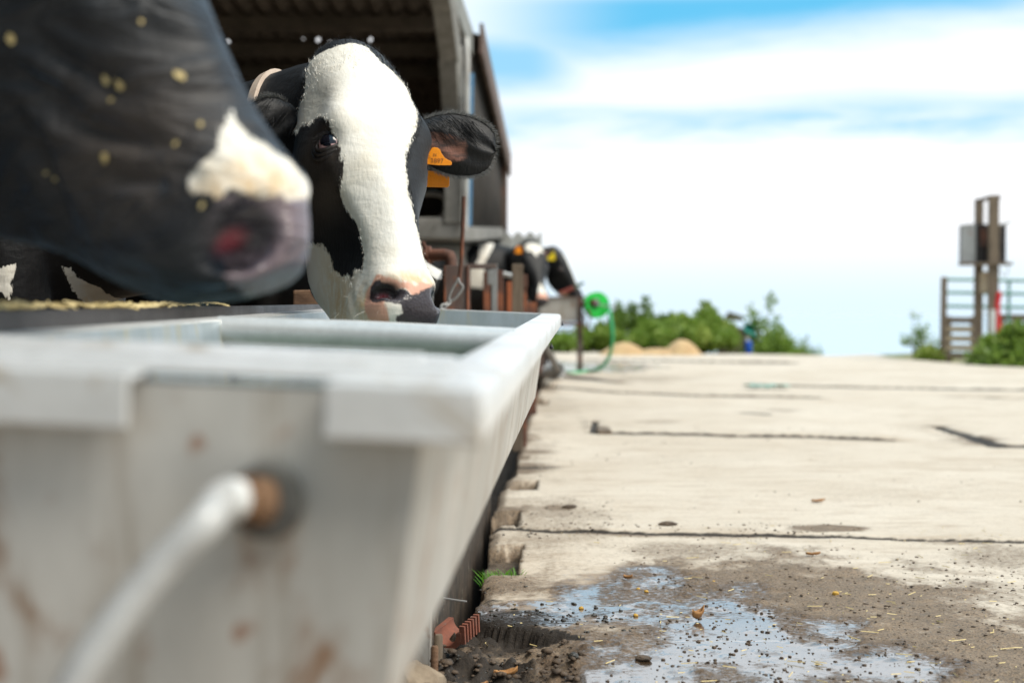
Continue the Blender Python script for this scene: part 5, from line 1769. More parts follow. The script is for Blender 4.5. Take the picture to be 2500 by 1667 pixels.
# ---- green hose reel and hose
hr = thing('hose_reel', at(1455, 745, 14.95), 'bright green round hose reel bracketed to the far trough', 'hose reel')
rc_ = at(1456, 745, 14.95)
rax = np.array([0.35, -0.92, 0.1])
rax /= np.linalg.norm(rax)
for s_ in (-0.035, 0.035):
    MB().disc(rc_ + rax * s_, rax, 0.138, 0.006, 40).build('flange_disc', M['green_plastic'], hr, bevel=0.002)
MB().disc(rc_, rax, 0.085, 0.064, 30).build('coiled_hose', M['green_hose'], hr, smooth=True)
MB().disc(rc_ - rax * -0.055 + np.array([-0.03, 0, 0.01]), rax, 0.040, 0.04, 20).build('hub', M['dark_steel'], hr, smooth=True, bevel=0.003)
MB().box(rc_ + rax * 0.075 + np.array([-0.03, 0, 0.03]), (0.035, 0.03, 0.06)).build('tap', M['grey_steel'], hr, bevel=0.006)
MB().beam(at(1424, 742, 14.95), at(1452, 736, 14.85), 0.03, 0.05).build('bracket', M['rust'], hr, bevel=0.004)
MB().tube([at(1454, 742, 14.8), at(1508, 752, 14.75)], 0.009, 8).build('crank_rod', M['grey_steel'], hr, smooth=True)
MB().tube(spline(np.array([at(1432, 752, 14.9), at(1440, 768, 14.85), at(1436, 798, 14.85), at(1428, 796, 14.9), at(1426, 765, 14.95)]), 24), 0.010, 8).build('hanger_loop', M['rust'], hr, smooth=True)
hz_ = MB().tube(spline(np.array([at(1484, 738, 14.9), at(1489, 765, 14.85), at(1494, 800, 14.8), at(1495, 830, 14.8), at(1490, 862, 14.85), at(1478, 886, 14.9), at(1455, 903, 15.0), G(1432, 911) + [0, 0, .02], G(1400, 915) + [0, 0, .02], G(1372, 912) + [0, 0, .02]]), 60), 0.018, 10)
tag(hz_.build('garden_hose', M['green_hose'], smooth=True, origin=G(1432, 911)), 'green garden hose dropping from the reel to the wet ground', 'hose')
# dark pipe and white sack by the far corner of the near trough
q1, q2 = at(1326, 838, 11.2), G(1368, 921)
dp = MB().tube([q1 + (q1 - q2) * 0.4, q1, q2 + np.array([0, 0, 0.03])], 0.035, 12)
tag(dp.build('drain_pipe', M['dark_steel'], smooth=True, origin=q2), 'dark pipe leaning down to the ground below the far trough', 'pipe')
sk = thing('white_bucket', G(1352, 926), 'white plastic bucket lying on its side by the ditch', 'bucket')
bc_ = G(1350, 924) + np.array([0, 0, 0.075])
bax = np.array([0.75, -0.65, 0.1])
bax /= np.linalg.norm(bax)
mb = MB()
nb = 24
u_ = np.cross(bax, (0, 0, 1.0))
u_ /= np.linalg.norm(u_)
w2 = np.cross(bax, u_)
rings = [[bc_ + bax * h_ + r_ * (math.cos(a) * u_ + math.sin(a) * w2) for a in np.linspace(0, 2 * math.pi, nb, endpoint=False)] for h_, r_ in ((-0.1, 0.001), (-0.1, 0.055), (0.08, 0.072), (0.085, 0.077), (0.09, 0.072), (0.08, 0.068), (-0.09, 0.05), (-0.09, 0.001))]
mb.loft(rings, cap=False).build('bucket_body', M['white_plastic'], sk, smooth=True)
MB().tube([bc_ + bax * 0.08 + 0.078 * (math.cos(a) * u_ + math.sin(a) * w2) + bax * 0.05 * math.sin(a) for a in np.linspace(0, math.pi, 18)], 0.003, 6).build('handle', M['grey_steel'], sk, smooth=True)

# ================================================================== tower, railing and pallet fence on the far side
DT = 19.0
tw = thing('switch_post', gz(at(2408, 870, DT)), 'tall wooden two-post stand carrying an electric box', 'post stand')
za = G(2390, 880)
def wpost(x0, x1, ytop, ybot, d, nm, mt=M['wood'], par=tw, dep=0.08):
    a, b = at(x0, ytop, d), at(x1, ytop, d)
    c = (a + b) / 2
    bt = at((x0 + x1) / 2, ybot, d)
    return MB().beam((bt[0], c[1], bt[2]), c, b[0] - a[0], dep, up=(0, 1, 0)).build(nm, mt, par, bevel=0.006)


wpost(2381, 2400, 486, 890, DT, 'stand_post')
wpost(2414, 2438, 477, 905, DT - 0.35, 'stand_post')
MB().extrude([at(2382, 487, DT), at(2420, 477, DT - 0.3), at(2440, 477, DT - 0.35), at(2440, 488, DT - 0.35), at(2420, 486, DT - 0.3), at(2382, 499, DT)], FW, 0.08).build('top_rail', M['wood'], tw)
MB().box((at(2366, 597, DT)[0] + 0.16, at(2366, 597, DT)[1] - 0.05, at(2366, 597, DT)[2]), (0.52, 0.34, 0.52)).build('electric_box', M['dark_steel'], tw, bevel=0.01)
MB().box((at(2364, 596, DT - 0.25)[0], at(2364, 597, DT - 0.25)[1], at(2364, 597, DT)[2]), (0.19, 0.02, 0.50)).build('box_panel', M['grey_steel'], tw, bevel=0.004)
MB().box((at(2404, 580, DT - 0.25)[0], at(2404, 580, DT - 0.24)[1], at(2404, 580, DT)[2]), (0.11, 0.03, 0.24)).build('meter', M['rust'], tw, bevel=0.01)
MB().beam(at(2343, 645, DT - 0.2), at(2468, 644, DT - 0.3), 0.30, 0.035).build('shelf_board', M['wood'], tw, bevel=0.004)
MB().beam(at(2395, 690, DT - 0.1), at(2414, 688, DT - 0.3), 0.04, 0.28).build('cross_board', M['wood_tan'], tw)
MB().tube([at(2436, 552, DT - 0.3), at(2470, 540, DT - 0.5)], 0.013, 8).build('cable_arm', M['white_plastic'], tw, smooth=True)
MB().tube(spline(np.array([at(2460, 648, DT - .3), at(2461, 665, DT - .3), at(2450, 674, DT - .3), at(2440, 655, DT - .3)]), 20), 0.006, 6).build('cable', M['grey_steel'], tw, smooth=True)

rl = thing('railing', gz(at(2400, 860, 20)), 'faded teal three-bar metal railing behind the wooden stand', 'railing')
for ypx in (683, 715, 748):
    MB().tube([at(2306, ypx - 1, 20.3), at(2600, ypx + 4, 20.0)], 0.022, 10).build('rail', M['teal_paint'], rl, smooth=True)
for xpx in (2463, 2560):
    MB().tube([at(xpx, 683, 20.15), gz(at(xpx, 683, 20.15))], 0.022, 10).build('upright', M['teal_paint'], rl, smooth=True)
MB().beam(at(2305, 676, 20.2), gz(at(2303, 676, 20.2)) - [0, 0, 0.1], 0.075, 0.07, up=(0, 1, 0)).build('gate_post', M['wood'], rl, bevel=0.006)
pf = thing('pallet_fence', gz(at(2345, 860, 19.8)), 'tan horizontal board fence below the teal railing', 'board fence')
for ypx, mt in ((781, 'wood'), (803, 'wood_tan'), (826, 'wood_tan'), (848, 'wood_tan'), (868, 'wood')):
    MB().beam(at(2310, ypx, 19.9), at(2384, ypx + 1, 19.8), 0.03, 0.085).build('board', M[mt], pf, bevel=0.003)
for xpx in (2316, 2376):
    MB().beam(at(xpx, 772, 19.93), gz(at(xpx, 772, 19.93)) - [0, 0, 0.1], 0.07, 0.04, up=(0, 1, 0)).build('stile', M['wood'], pf, bevel=0.003)
pf2 = thing('board_fence', gz(at(2480, 840, 20.6)), 'brown board fence behind the bush below the railing', 'board fence')
for ypx in (775, 797, 820):
    MB().beam(at(2440, ypx, 20.7), at(2640, ypx + 2, 20.6), 0.03, 0.10).build('board', M['wood_tan'] if ypx > 780 else M['wood'], pf2, bevel=0.003)
for xpx in (2446, 2540):
    MB().beam(at(xpx, 772, 20.73), gz(at(xpx, 772, 20.73)) - [0, 0, 0.1], 0.07, 0.04, up=(0, 1, 0)).build('stile', M['wood'], pf2, bevel=0.003)
rs = np.array([at(2440, 712, 18.4), at(2437, 730, 18.4), at(2435, 752, 18.38), at(2434, 780, 18.4), at(2436, 800, 18.4), at(2437, 818, 18.4)])
rsp = spline(rs, 24)
wid = np.interp(np.linspace(0, 1, 24), [0, 0.1, 0.35, 0.6, 1.0], [0.03, 0.075, 0.055, 0.085, 0.075])
v, f = [], []
for p, w_ in zip(rsp, wid):
    v += [p - RT * w_ / 2 + FW * 0.01, p - FW * 0.015, p + RT * w_ / 2 + FW * 0.01]
for i in range(23):
    f += [(3 * i, 3 * i + 1, 3 * i + 4, 3 * i + 3), (3 * i + 1, 3 * i + 2, 3 * i + 5, 3 * i + 4)]
o = link_mesh('red_strap', v, f, M['red_cloth'], smooth=True, origin=rsp[0])
o.modifiers.new('thick', 'SOLIDIFY').thickness = 0.008
tag(o, 'long red strap hanging from the wooden stand', 'strap')
post_px(2418, 2430, 756, 18.3, M['white_plastic'], 'white_stake', 'short white stake beside the hanging red strap', 'stake', group=None)


# ================================================================== bushes
m, t = material('leaf_green')
lf = t.n('ShaderNodeAttribute', attribute_name='tint').outputs['Fac']
col = t.mix(t.step(lf, 0.0, 0.55), (0.11, 0.18, 0.035), (0.22, 0.33, 0.055))
col = t.mix(t.step(lf, 0.62, 1.0), col, (0.42, 0.48, 0.11))
tr_ = t.n('ShaderNodeBsdfTranslucent', {'Color': t.mix(0.5, col, (0.25, 0.38, 0.05))})
pr = t.n('ShaderNodeBsdfPrincipled', {'Base Color': col, 'Roughness': 0.55})
mx = t.n('ShaderNodeMixShader', {0: 0.35, 1: pr.outputs[0], 2: tr_.outputs[0]})
finish(t, mx.outputs[0])
M['leaf'] = m
m2 = surf('twig_bark', (0.16, 0.12, 0.08), (0.10, 0.08, 0.055), scale=20, rough=0.9)


def bush(name, label, base, w_, h, dep, n_leaf, seed, leaf=0.085, tint0=0.0, tint1=1.0, spiky=0.3, sparse=False, group='bushes at the edge of the yard', cat='bush', stems=10):
    rng = np.random.default_rng(seed)
    base = np.asarray(base, float)
    root = thing(name, base, label, cat, group)
    # lobes
    nl = 9 if not sparse else 14
    lobes = []
    tw_ = MB()
    for i in range(nl):
        u = rng.random() * 2 - 1
        top = h * (1 - 0.45 * abs(u) ** 1.5) * (0.6 + 0.4 * rng.random())
        c = base + np.array([u * w_ / 2 * 0.8, (rng.random() - 0.5) * dep * 0.7, top * (0.45 + 0.3 * rng.random())])
        r = np.array([w_ * (0.14 + 0.1 * rng.random()), dep * 0.28, top * (0.28 + 0.12 * rng.random())])
        if sparse:
            r *= 0.55
            c[2] = base[2] + top * (0.35 + 0.6 * rng.random())
        lobes.append((c, r))
    for i in range(stems):
        c, r = lobes[i % nl]
        a = base + np.array([(rng.random() - 0.5) * w_ * 0.35, (rng.random() - 0.5) * dep * 0.3, -0.08])
        tip = c + np.array([(rng.random() - 0.5) * 0.15, 0, r[2] * (0.8 + 1.1 * rng.random() * spiky)])
        mid = (a + tip) / 2 + rng.normal(size=3) * 0.05
        tw_.tube(spline(np.array([a, mid, tip]), 7), np.linspace(0.014, 0.003, 7) * (h / 1.0) ** 0.5, 5)
        lobes.append((tip - np.array([0, 0, 0.06 * h]), np.array([0.05 * w_ + 0.03, 0.08, 0.13 * h])))
    tw_.build('stem', m2, root, smooth=True)
    wts = np.array([np.prod(r) ** 0.6 for _, r in lobes])
    pick = rng.choice(len(lobes), n_leaf, p=wts / wts.sum())
    C = np.array([lobes[i][0] for i in pick])
    Rr = np.array([lobes[i][1] for i in pick])
    dv = rng.normal(size=(n_leaf, 3))
    dv /= np.linalg.norm(dv, axis=1)[:, None]
    rad = rng.random(n_leaf) ** (0.45 if not sparse else 0.8)
    P = C + dv * Rr * rad[:, None]
    P[:, 2] = np.maximum(P[:, 2], base[2] - 0.02 + rng.random(n_leaf) * 0.08)
    ax = dv * 0.6 + rng.normal(size=(n_leaf, 3)) * 0.6 + np.array([0, 0, 0.35])
    ax /= np.linalg.norm(ax, axis=1)[:, None]
    sd_ = np.cross(ax, rng.normal(size=(n_leaf, 3)))
    sd_ /= np.linalg.norm(sd_, axis=1)[:, None]
    ll = leaf * (0.6 + 0.8 * rng.random(n_leaf))[:, None]
    nn = np.cross(ax, sd_)
    V = np.stack([P, P + ax * ll * 0.5 + sd_ * ll * 0.30 + nn * ll * 0.08, P + ax * ll, P + ax * ll * 0.5 - sd_ * ll * 0.30 + nn * ll * 0.08], 1).reshape(-1, 3)
    F = np.arange(n_leaf * 4).reshape(-1, 4)
    lobt = rng.random(len(lobes))
    tint = np.clip(tint0 + (tint1 - tint0) * (0.55 * lobt[pick] + 0.45 * rng.random(n_leaf)), 0, 1)
    link_mesh('foliage', V, F, M['leaf'], root, attrs={'tint': np.repeat(tint, 4)})
    return root


def ground_at(px, d):
    p = at(px, 800, d)
    return np.array([p[0], p[1], hill_z(p[0], p[1])])


# (px centre, px width, px top, depth, leaves, tint range, spiky, label)
BUSH = [(1395, 90, 795, 24.5, 2600, 0.3, 0.9, 0.2, 'low bush seen under the far trough'),
        (1545, 105, 722, 26.0, 4200, 0.0, 0.55, 1.0, 'dark bush with a leaning spire, first right of the hose'),
        (1625, 110, 752, 25.5, 4200, 0.05, 0.6, 0.4, 'mid-green rounded bush behind the highest sandy mound'),
        (1705, 130, 742, 25.0, 5200, 0.35, 1.0, 0.6, 'tall light green bush in the middle of the row'),
        (1765, 110, 790, 24.5, 4000, 0.3, 0.9, 0.3, 'low light bush in front of the felt-roofed hut'),
        (1855, 80, 745, 26.5, 2600, 0.2, 0.8, 0.9, 'thin upright bush behind the teal tarpaulin'),
        (1895, 110, 800, 25.0, 3000, 0.3, 0.9, 0.4, 'low green bush right of the blue barrel'),
        (1470, 80, 795, 24.8, 3600, 0.3, 0.95, 0.4, 'bush growing right behind the hanging green hose'),
        (1590, 110, 790, 24.6, 3600, 0.25, 0.9, 0.3, 'low bush behind the flat sandy mound'),
        (1665, 100, 768, 24.4, 3600, 0.5, 1.0, 0.4, 'yellow-green bush between the highest mound and the light green bush')]
for i, (px, wpx, top, d, nlf, t0, t1, sp, lab) in enumerate(BUSH):
    b_ = ground_at(px, d)
    hh = at(px, top, d)[2] - b_[2]
    bush('bush', lab, b_, wpx / FPX * d * 1.3, hh * 1.04, 1.3, int(nlf * 1.25), 50 + i, tint0=t0, tint1=t1, spiky=sp)
SH = [(1930, 75, 765, 25.8, 620, 'pale twiggy shrub with a see-through crown'), (1975, 55, 818, 24.5, 420, 'small twiggy sapling at the right end of the bush row'),
      (2246, 80, 772, 20.8, 420, 'pale feathery shrub left of the teal railing')]
for i, (px, wpx, top, d, nlf, lab) in enumerate(SH):
    b_ = ground_at(px, d)
    hh = at(px, top, d)[2] - b_[2]
    bush('shrub', lab, b_, wpx / FPX * d * 1.2, hh, 0.7, nlf, 80 + i, tint0=0.2, tint1=0.8, spiky=0.9, sparse=True, stems=22, group='thin shrubs at the yard edge', cat='shrub', leaf=0.05)
b_ = ground_at(2275, 20.2)
bush('grass_clump', 'bright green grassy clump at the foot of the pale shrub', b_ - [0, 0, .02], 0.42, at(2275, 848, 20.2)[2] - b_[2], 0.4, 700, 91, tint0=0.7, tint1=1.0, spiky=0.8, group=None, cat='plant')
for i, (px, wpx, top, d, nlf, t0, t1, lab) in enumerate([(2470, 120, 792, 17.6, 3600, 0.1, 0.85, 'leafy bush growing over the foot of the wooden stand'), (2425, 60, 835, 17.4, 1300, 0.0, 0.6, 'small dark bush in front of the wooden stand'),
                                                         (2570, 150, 790, 17.0, 3400, 0.1, 0.8, 'bush under the right end of the railing')]):
    b_ = ground_at(px, d)
    b_[2] = max(b_[2], -0.25)
    bush('bush', lab, b_, wpx / FPX * d * 1.25, at(px, top, d)[2] - b_[2], 0.8, nlf, 95 + i, tint0=t0, tint1=t1, spiky=0.7)

# hut with felt roof, teal tarpaulin, blue barrel among the bushes
hb = ground_at(1790, 27.5)
hut = thing('hut', hb, 'little brown felt-roofed hut half hidden by the bushes', 'hut')
zt_ = at(1780, 762, 27.5)[2]
MB().box((hb[0], hb[1], (zt_ - 0.3 + hb[2]) / 2), (0.55, 0.6, zt_ - 0.3 - hb[2])).build('wall', M['olive_roof'], hut)
MB().loft([[at(1765, 782, 27.2), at(1778, 760, 27.2), at(1815, 772, 27.2), at(1815, 784, 27.2)], [at(1765, 782, 28.0), at(1778, 760, 28.0), at(1815, 772, 28.0), at(1815, 784, 28.0)]]).build('roof', M['olive_roof'], hut)
tp = at(1834, 806, 26.0)
tpt = thing('tarpaulin', ground_at(1834, 26), 'teal tarpaulin stretched over a frame among the bushes', 'tarpaulin')
v, f = [], []
for i in range(9):
    for j in range(7):
        px, py = 1816 + 32 * i / 8, 786 + 16 * i / 8 + 24 * j / 6 + 3 * math.sin(i * 1.3 + j)
        v.append(at(px, py, 25.9 + 0.25 * math.sin(j * 0.9) + 0.2 * i / 8))
for i in range(8):
    for j in range(6):
        f.append((i * 7 + j, i * 7 + j + 1, (i + 1) * 7 + j + 1, (i + 1) * 7 + j))
link_mesh('sheet', v, f, M['teal_tarp'], tpt, smooth=True).modifiers.new('thick', 'SOLIDIFY').thickness = 0.01
for px in (1819, 1846):
    a_ = at(px, 800, 26.0)
    MB().tube([a_, (a_[0], a_[1], hb[2] - 0.3)], 0.018, 8).build('pole', M['wood'], tpt, smooth=True)
bb = at(1827, 846, 24.6)
brl = thing('barrel', (bb[0], bb[1], bb[2] - 0.12), 'small bright blue barrel under the teal tarpaulin', 'barrel')
MB().tube([(bb[0], bb[1], bb[2] + z_) for z_ in (-0.16, -0.10, 0.0, 0.08, 0.10)], [0.055, 0.062, 0.064, 0.060, 0.045], 20).build('drum', M['blue_barrel'], brl, smooth=True)
MB().tube([(bb[0] - 0.02, bb[1], bb[2] + 0.10), (bb[0] - 0.02, bb[1], bb[2] + 0.16)], 0.03, 14).build('cap', M['white_plastic'], brl, smooth=True)

# ================================================================== litter on the ground
def yz(p):
    return yard_height(p[0], p[1])


rngd = np.random.default_rng(5)
# soil crumbs: one mass nobody could count
ico = bmesh.new()
bmesh.ops.create_icosphere(ico, subdivisions=1, radius=1.0)
iv = np.array([v_.co for v_ in ico.verts])
if_ = np.array([[v_.index for v_ in fc.verts] for fc in ico.faces])
ico.free()


def scatter_px(n, boxes):
    out = []
    ws = np.array([b[4] for b in boxes], float)
    for k in rngd.choice(len(boxes), n, p=ws / ws.sum()):
        x0, y0_, x1_, y1_, _ = boxes[k]
        px, py = x0 + (x1_ - x0) * rngd.random(), y0_ + (y1_ - y0_) * rngd.random()
        out.append(G(px, py))
    return np.array(out)


def crumbs_mesh(P, smin, smax, name, mat, label, cat, attrs=None):
    V, F = [], []
    for i, p in enumerate(P):
        s_ = smin + (smax - smin) * rngd.random() ** 2.5
        q = iv * (0.7 + 0.6 * rngd.random((len(iv), 1))) * s_ * np.array([1.0 + 0.8 * rngd.random(), 1.0 + 0.4 * rngd.random(), 0.62])
        a = rngd.random() * 6.28
        q = np.stack([q[:, 0] * math.cos(a) - q[:, 1] * math.sin(a), q[:, 0] * math.sin(a) + q[:, 1] * math.cos(a), q[:, 2]], 1)
        V.append(q + np.array([p[0], p[1], yz(p) + s_ * 0.25]))
        F.append(if_ + i * len(iv))
    o = link_mesh(name, np.vstack(V), np.vstack(F), mat, attrs=attrs)
    return tag(o, label, cat, kind='stuff')


M['crumb'] = surf('dark_soil_crumb', (0.12, 0.082, 0.052), (0.05, 0.036, 0.026), scale=60, rough=0.75, bump=0.5, bump_scale=300)
M['crumb_wet'] = surf('wet_manure_crumb', (0.035, 0.030, 0.022), (0.02, 0.019, 0.015), scale=60, rough=0.35, bump=0.5, bump_scale=300)
P = scatter_px(2100, [(1080, 1480, 1900, 1690, 0.6), (1600, 1400, 2560, 1690, 4.2), (1500, 1330, 2500, 1420, 1.1), (1280, 1220, 1500, 1300, 0.5), (1800, 1280, 2100, 1310, 0.35), (1230, 1080, 2500, 1260, 0.35), (1290, 1285, 1900, 1320, 0.35), (1480, 1050, 2300, 1085, 0.4)])
crumbs_mesh(P, 0.0010, 0.0042, 'soil_crumbs', M['crumb'], 'brown soil crumbs strewn over the yard', 'soil crumbs')
P = scatter_px(420, [(1060, 1540, 1330, 1690, 3.0), (1160, 1470, 1560, 1550, 1.8), (1150, 1240, 1300, 1500, .6)])
crumbs_mesh(P, 0.0012, 0.0050, 'wet_crumbs', M['crumb_wet'], 'dark wet manure crumbs around the puddles', 'manure crumbs')
P = np.array([np.array([-0.20 + 0.34 * rngd.random() ** 1.3, 2.30 + 0.62 * rngd.random(), 0]) for _ in range(700)])
crumbs_mesh(P, 0.002, 0.010, 'rubble_soil', M['crumb'], 'loose dark rubble soil at the foot of the trough', 'rubble')
# straw
V, F = [], []
Ps = scatter_px(230, [(1600, 1330, 2560, 1680, 4.0), (1100, 1450, 1700, 1690, 0.8), (1300, 1290, 2500, 1330, 0.6)])
for p in Ps:
    L_ = 0.005 + 0.032 * rngd.random() ** 3
    a = rngd.normal() * 1.0
    d_ = np.array([math.cos(a), math.sin(a), rngd.normal() * 0.08])
    s_ = np.array([-d_[1], d_[0], 0]) * 0.0011
    c = np.array([p[0], p[1], yz(p) + 0.004])
    up_ = np.array([0, 0, 0.0014])
    b = len(V)
    V += [c - d_ * L_ / 2 - s_, c - d_ * L_ / 2 + s_, c - d_ * L_ / 2 + up_, c + d_ * L_ / 2 - s_, c + d_ * L_ / 2 + s_, c + d_ * L_ / 2 + up_]
    F += [(b, b + 3, b + 5, b + 2), (b + 1, b + 2, b + 5, b + 4), (b, b + 1, b + 4, b + 3)]
for _ in range(150):
    u_s = 0.06 + 0.46 * rngd.random()
    c = ra + (rb - ra) * u_s + np.array([rngd.normal() * 0.016, 0, 0.004 + 0.006 * rngd.random()])
    L_ = 0.012 + 0.035 * rngd.random()
    a = 1.5 + rngd.normal() * 0.8
    d_ = np.array([math.cos(a), math.sin(a), rngd.normal() * 0.12])
    s_ = np.array([-d_[1], d_[0], 0]) * 0.0013
    up_ = np.array([0, 0, 0.002])
    b = len(V)
    V += [c - d_ * L_ / 2 - s_, c - d_ * L_ / 2 + s_, c - d_ * L_ / 2 + up_, c + d_ * L_ / 2 - s_, c + d_ * L_ / 2 + s_, c + d_ * L_ / 2 + up_]
    F += [(b, b + 3, b + 5, b + 2), (b + 1, b + 2, b + 5, b + 4), (b, b + 1, b + 4, b + 3)]
tag(link_mesh('straw', V, F, M['straw']), 'short pieces of yellow straw on the mud and along the trough rail', 'straw', kind='stuff')
# a few countable things
def lump(p, s_, name, mat, label, cat, group=None, seed=0, sub=3, sq=(1, 1, 0.7)):
    b = bmesh.new()
    bmesh.ops.create_icosphere(b, subdivisions=sub, radius=1.0)
    v = np.array([q.co for q in b.verts])
    f_ = [[q.index for q in fc.verts] for fc in b.faces]
    b.free()
    n_ = fbm(v[:, 0] * 2.3 + seed, v[:, 1] * 2.3 + v[:, 2] * 1.7, seed, 4, 0.6)
    v = v * (0.7 + 0.6 * n_[:, None]) * s_ * np.array(sq)
    base = np.array([p[0], p[1], yz(p)])
    o = link_mesh(name, v + base + np.array([0, 0, s_ * sq[2] * 0.5]), f_, mat, smooth=True, origin=base)
    o.data.set_sharp_from_angle(angle=R(28))
    return tag(o, label, cat, group)


lump(G(1000, 1668), 0.062, 'rock', M['rock'], 'dusty brown rock at the foot of the trough', 'rock', seed=3, sq=(1.0, 0.9, 0.75))
for px, py, s_, lab in ((1578, 1442, .0055, 'yellow corn kernel in the puddle, second from the slab edge'), (1558, 1435, .005, 'corn kernel at the far edge of the puddle'), (1419, 1482, .006, 'corn kernel lying on the dark wet slab'), (1552, 1500, .006, 'corn kernel on the near edge of the puddle'),
                        (2040, 1452, .009, 'large pale yellow kernel on the open mud'), (1742, 1419, .005, 'small orange kernel beyond the puddle')):
    lump(G(px, py), s_, 'corn_kernel', M['corn'], lab, 'corn kernel', 'corn kernels on the yard', seed=int(px), sub=2)
lump(G(1570, 1610), .012, 'mud_clod', M['crumb'], 'brown mud clod at the edge of the near puddle', 'mud clod', 'mud clods', seed=12, sq=(1.3, 1, .5))
lump(G(1400, 1615), .011, 'mud_clod', M['crumb_wet'], 'biggest dark mud clod in the near puddle', 'mud clod', 'mud clods', seed=13)
lump(G(1392, 1244), .016, 'mud_clod', M['crumb'], 'mud clod lying on the dry slab by the joint', 'mud clod', 'mud clods', seed=14, sq=(1.5, 1, .5))
lump(G(1630, 1288), .017, 'mud_clod', M['crumb'], 'mud clod on the long slab joint', 'mud clod', 'mud clods', seed=15, sq=(1.7, 1, .5))


def leaf_obj(p, L_, ang, curl, label, seed):
    rg = np.random.default_rng(seed)
    v, f_ = [], []
    nu, nv = 12, 7
    base = np.array([p[0], p[1], yz(p) + 0.004])
    ax = np.array([math.cos(ang), math.sin(ang), 0])
    sd_ = np.array([-math.sin(ang), math.cos(ang), 0])
    for i in range(nu + 1):
        u = i / nu
        wv = L_ * 0.26 * math.sin(math.pi * min(1, u * 0.95 + 0.04)) ** 0.8
        for j in range(nv + 1):
            q = j / nv * 2 - 1
            v.append(base + ax * L_ * (u - 0.5) + sd_ * q * wv + np.array([0, 0, curl * L_ * (abs(q) ** 1.6 * 0.5 + (u - 0.4) ** 2 * 1.2) + 0.002 * rg.normal() * 0.4]))
    for i in range(nu):
        for j in range(nv):
            a = i * (nv + 1) + j
            f_.append((a, a + 1, a + nv + 2, a + nv + 1))
    o = link_mesh('dead_leaf', v, f_, M['leaf_dry'], smooth=True, origin=base)
    o.modifiers.new('thick', 'SOLIDIFY').thickness = 0.0008
    tag(o, label, 'leaf', 'dead leaves on the yard')


leaf_obj(G(1235, 1612), 0.048, 0.3, 0.45, 'curled orange-brown leaf lying in the near puddle', 1)
leaf_obj(G(1165, 1655), 0.06, 0.9, 0.4, 'brown leaf at the edge of the rubble by the rock', 2)
leaf_obj(G(1705, 1510), 0.032, 0.5, 1.0, 'small curled leaf standing on the open mud', 3)
leaf_obj(G(1533, 1413), 0.024, -0.4, 0.6, 'tiny orange leaf at the far edge of the puddle', 4)
leaf_obj(G(1985, 1356), 0.04, -0.2, 0.3, 'flat orange leaf among the straw', 5)
# broken pipe tile
bp_ = np.array([G(1108, 1552)[0], G(1108, 1552)[1] + 0.02, -0.045])
tile = MB()
n = 20
ax = np.array([0.35, 0.9, 0.12])
ax /= np.linalg.norm(ax)
u_ = np.cross(ax, (0, 0, 1.0))
u_ /= np.linalg.norm(u_)
w2 = np.cross(u_, ax)
cc = bp_ + np.array([0.0, 0, 0.06])
rings = []
for s_ in np.linspace(-0.045, 0.05, 5):
    o_, i_ = [], []
    for a in np.linspace(math.pi * 0.98, math.pi * 2.03, n):
        o_.append(cc + ax * s_ + 0.038 * (math.cos(a) * u_ * 0.9 + math.sin(a) * w2))
        i_.append(cc + ax * s_ + 0.026 * (math.cos(a) * u_ * 0.9 + math.sin(a) * w2))
    rings.append(o_ + i_[::-1])
tile.loft(rings)
for k in range(6):
    tile.beam(cc + u_ * (0.036) + ax * (-0.04 + 0.015 * k) - w2 * 0.02, cc + u_ * 0.036 + ax * (-0.04 + 0.015 * k) + w2 * 0.018, 0.012, 0.006)
tag(tile.build('broken_tile', M['terracotta'], origin=bp_), 'broken terracotta half-pipe tile in the ditch end', 'tile')
for px, yt, yb, d, r_, lab in ((1071, 1548, 1640, 2.76, 0.0085, 'wooden peg just below the broken tile'), (1061, 1576, 1640, 2.66, 0.0075, 'shorter reddish peg next to the trough leg')):
    a_, b2 = at(px, yt, d), at(px - 2, yb, d)
    o = MB().tube([(b2[0], b2[1], -0.06), (a_[0], a_[1], a_[2] - 0.004), a_], [r_, r_, r_ * 0.8], 10).build('wooden_peg', M['wood'] if r_ > 0.008 else M['wood_brown'], smooth=True, origin=(b2[0], b2[1], -0.05))
    tag(o, lab, 'peg', 'pegs by the trough leg')
# thin wire across the ditch
wv_ = MB().tube(spline(np.array([at(1082, 1459, 3.05), at(1105, 1463, 3.05), at(1140, 1468, 3.05)]), 12), 0.0022, 6)
tag(wv_.build('ditch_wire', M['grey_steel'], smooth=True, origin=at(1110, 1463, 3.05)), 'thin pale wire across the dark ditch', 'wire')
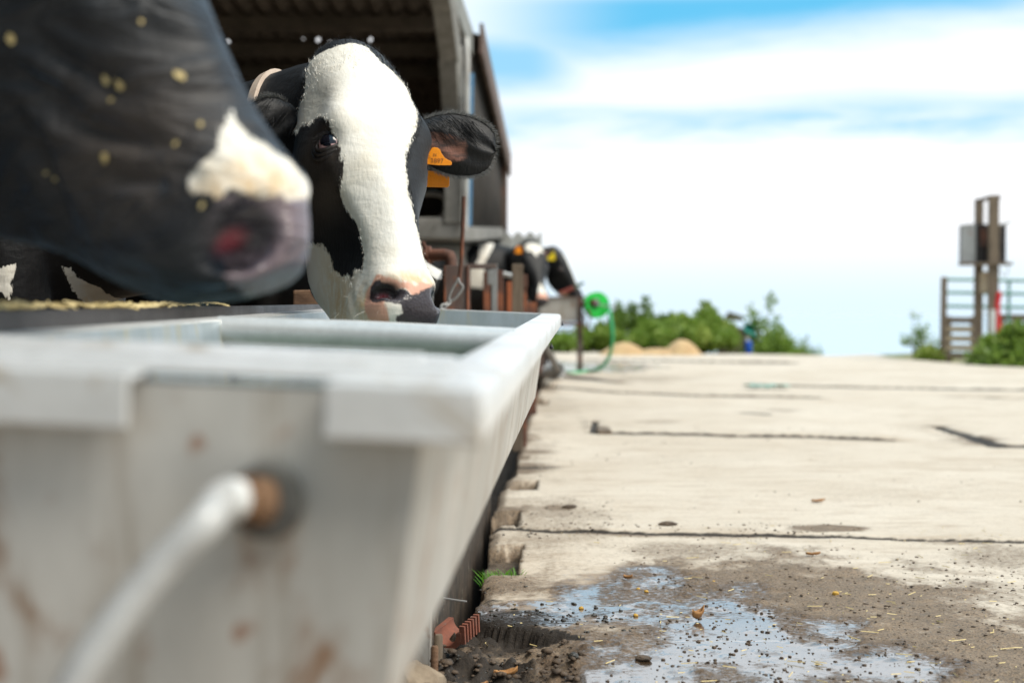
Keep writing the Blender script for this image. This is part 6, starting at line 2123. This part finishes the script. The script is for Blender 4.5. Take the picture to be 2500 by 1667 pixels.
# grass tuft in the notch
rt = np.random.default_rng(8)
gb = G(1226, 1396) + np.array([0, 0, -0.05])
v, f = [], []
for k in range(170):
    r0 = gb + np.array([rt.normal() * 0.019, rt.normal() * 0.012, 0])
    a = rt.random() * 6.28
    L_ = 0.035 + 0.045 * rt.random()
    d_ = np.array([math.cos(a) * 0.38, math.sin(a) * 0.3, 0.85])
    d_ /= np.linalg.norm(d_)
    s_ = np.cross(d_, (math.cos(a * 3), math.sin(a * 3), 0.2))
    s_ /= np.linalg.norm(s_)
    b = len(v)
    for u, ww in ((0, 0.0016), (0.5, 0.0015), (0.85, 0.0009), (1.0, 0.0002)):
        p = r0 + d_ * L_ * u + np.array([math.cos(a), math.sin(a), -0.9]) * L_ * 0.18 * u * u
        v += [p - s_ * ww, p + s_ * ww]
    f += [(b, b + 1, b + 3, b + 2), (b + 2, b + 3, b + 5, b + 4), (b + 4, b + 5, b + 7, b + 6)]
m, t = material('fresh_grass')
co = t.n('ShaderNodeTexCoord').outputs['Object']
col = t.mix(t.step(t.noise(co, 60.0, 2.0), 0.35, 0.65), (0.06, 0.26, 0.012), (0.16, 0.42, 0.03))
finish(t, t.n('ShaderNodeMixShader', {0: 0.4, 1: t.n('ShaderNodeBsdfPrincipled', {'Base Color': col, 'Roughness': 0.5}).outputs[0],
                                      2: t.n('ShaderNodeBsdfTranslucent', {'Color': (0.20, 0.50, 0.03, 1)}).outputs[0]}).outputs[0])
tag(link_mesh('grass_tuft', v, f, m, origin=gb), 'bright green grass tuft growing in a slab notch', 'grass tuft')
# concrete block set in the yard, and the green scrap
wb = G(1477, 1061)
tag(MB().box((wb[0], wb[1] + 0.12, 0.006), (0.075, 0.26, 0.035)).build('wooden_block', M['wood'], origin=wb, bevel=0.005), 'weathered wooden block set flat in a slab joint', 'block')
v, f = [], []
gs = G(1878, 949)
for i in range(9):
    for j in range(4):
        v.append(gs + np.array([(i - 4) * 0.045 + 0.02 * rt.normal(), (j - 1.5) * 0.06, 0.015 + 0.03 * rt.random()]))
for i in range(8):
    for j in range(3):
        f.append((i * 4 + j, i * 4 + j + 1, i * 4 + j + 5, i * 4 + j + 4))
o = link_mesh('plastic_scrap', v, f, M['teal_paint'], smooth=True, origin=gs)
o.modifiers.new('thick', 'SOLIDIFY').thickness = 0.003
tag(o, 'crumpled pale green plastic scrap on a far slab joint', 'plastic scrap')
leaf_obj(G(1998, 1227), 0.05, 0.2, 0.25, 'green-brown leaf alone on the dry slab', 6)
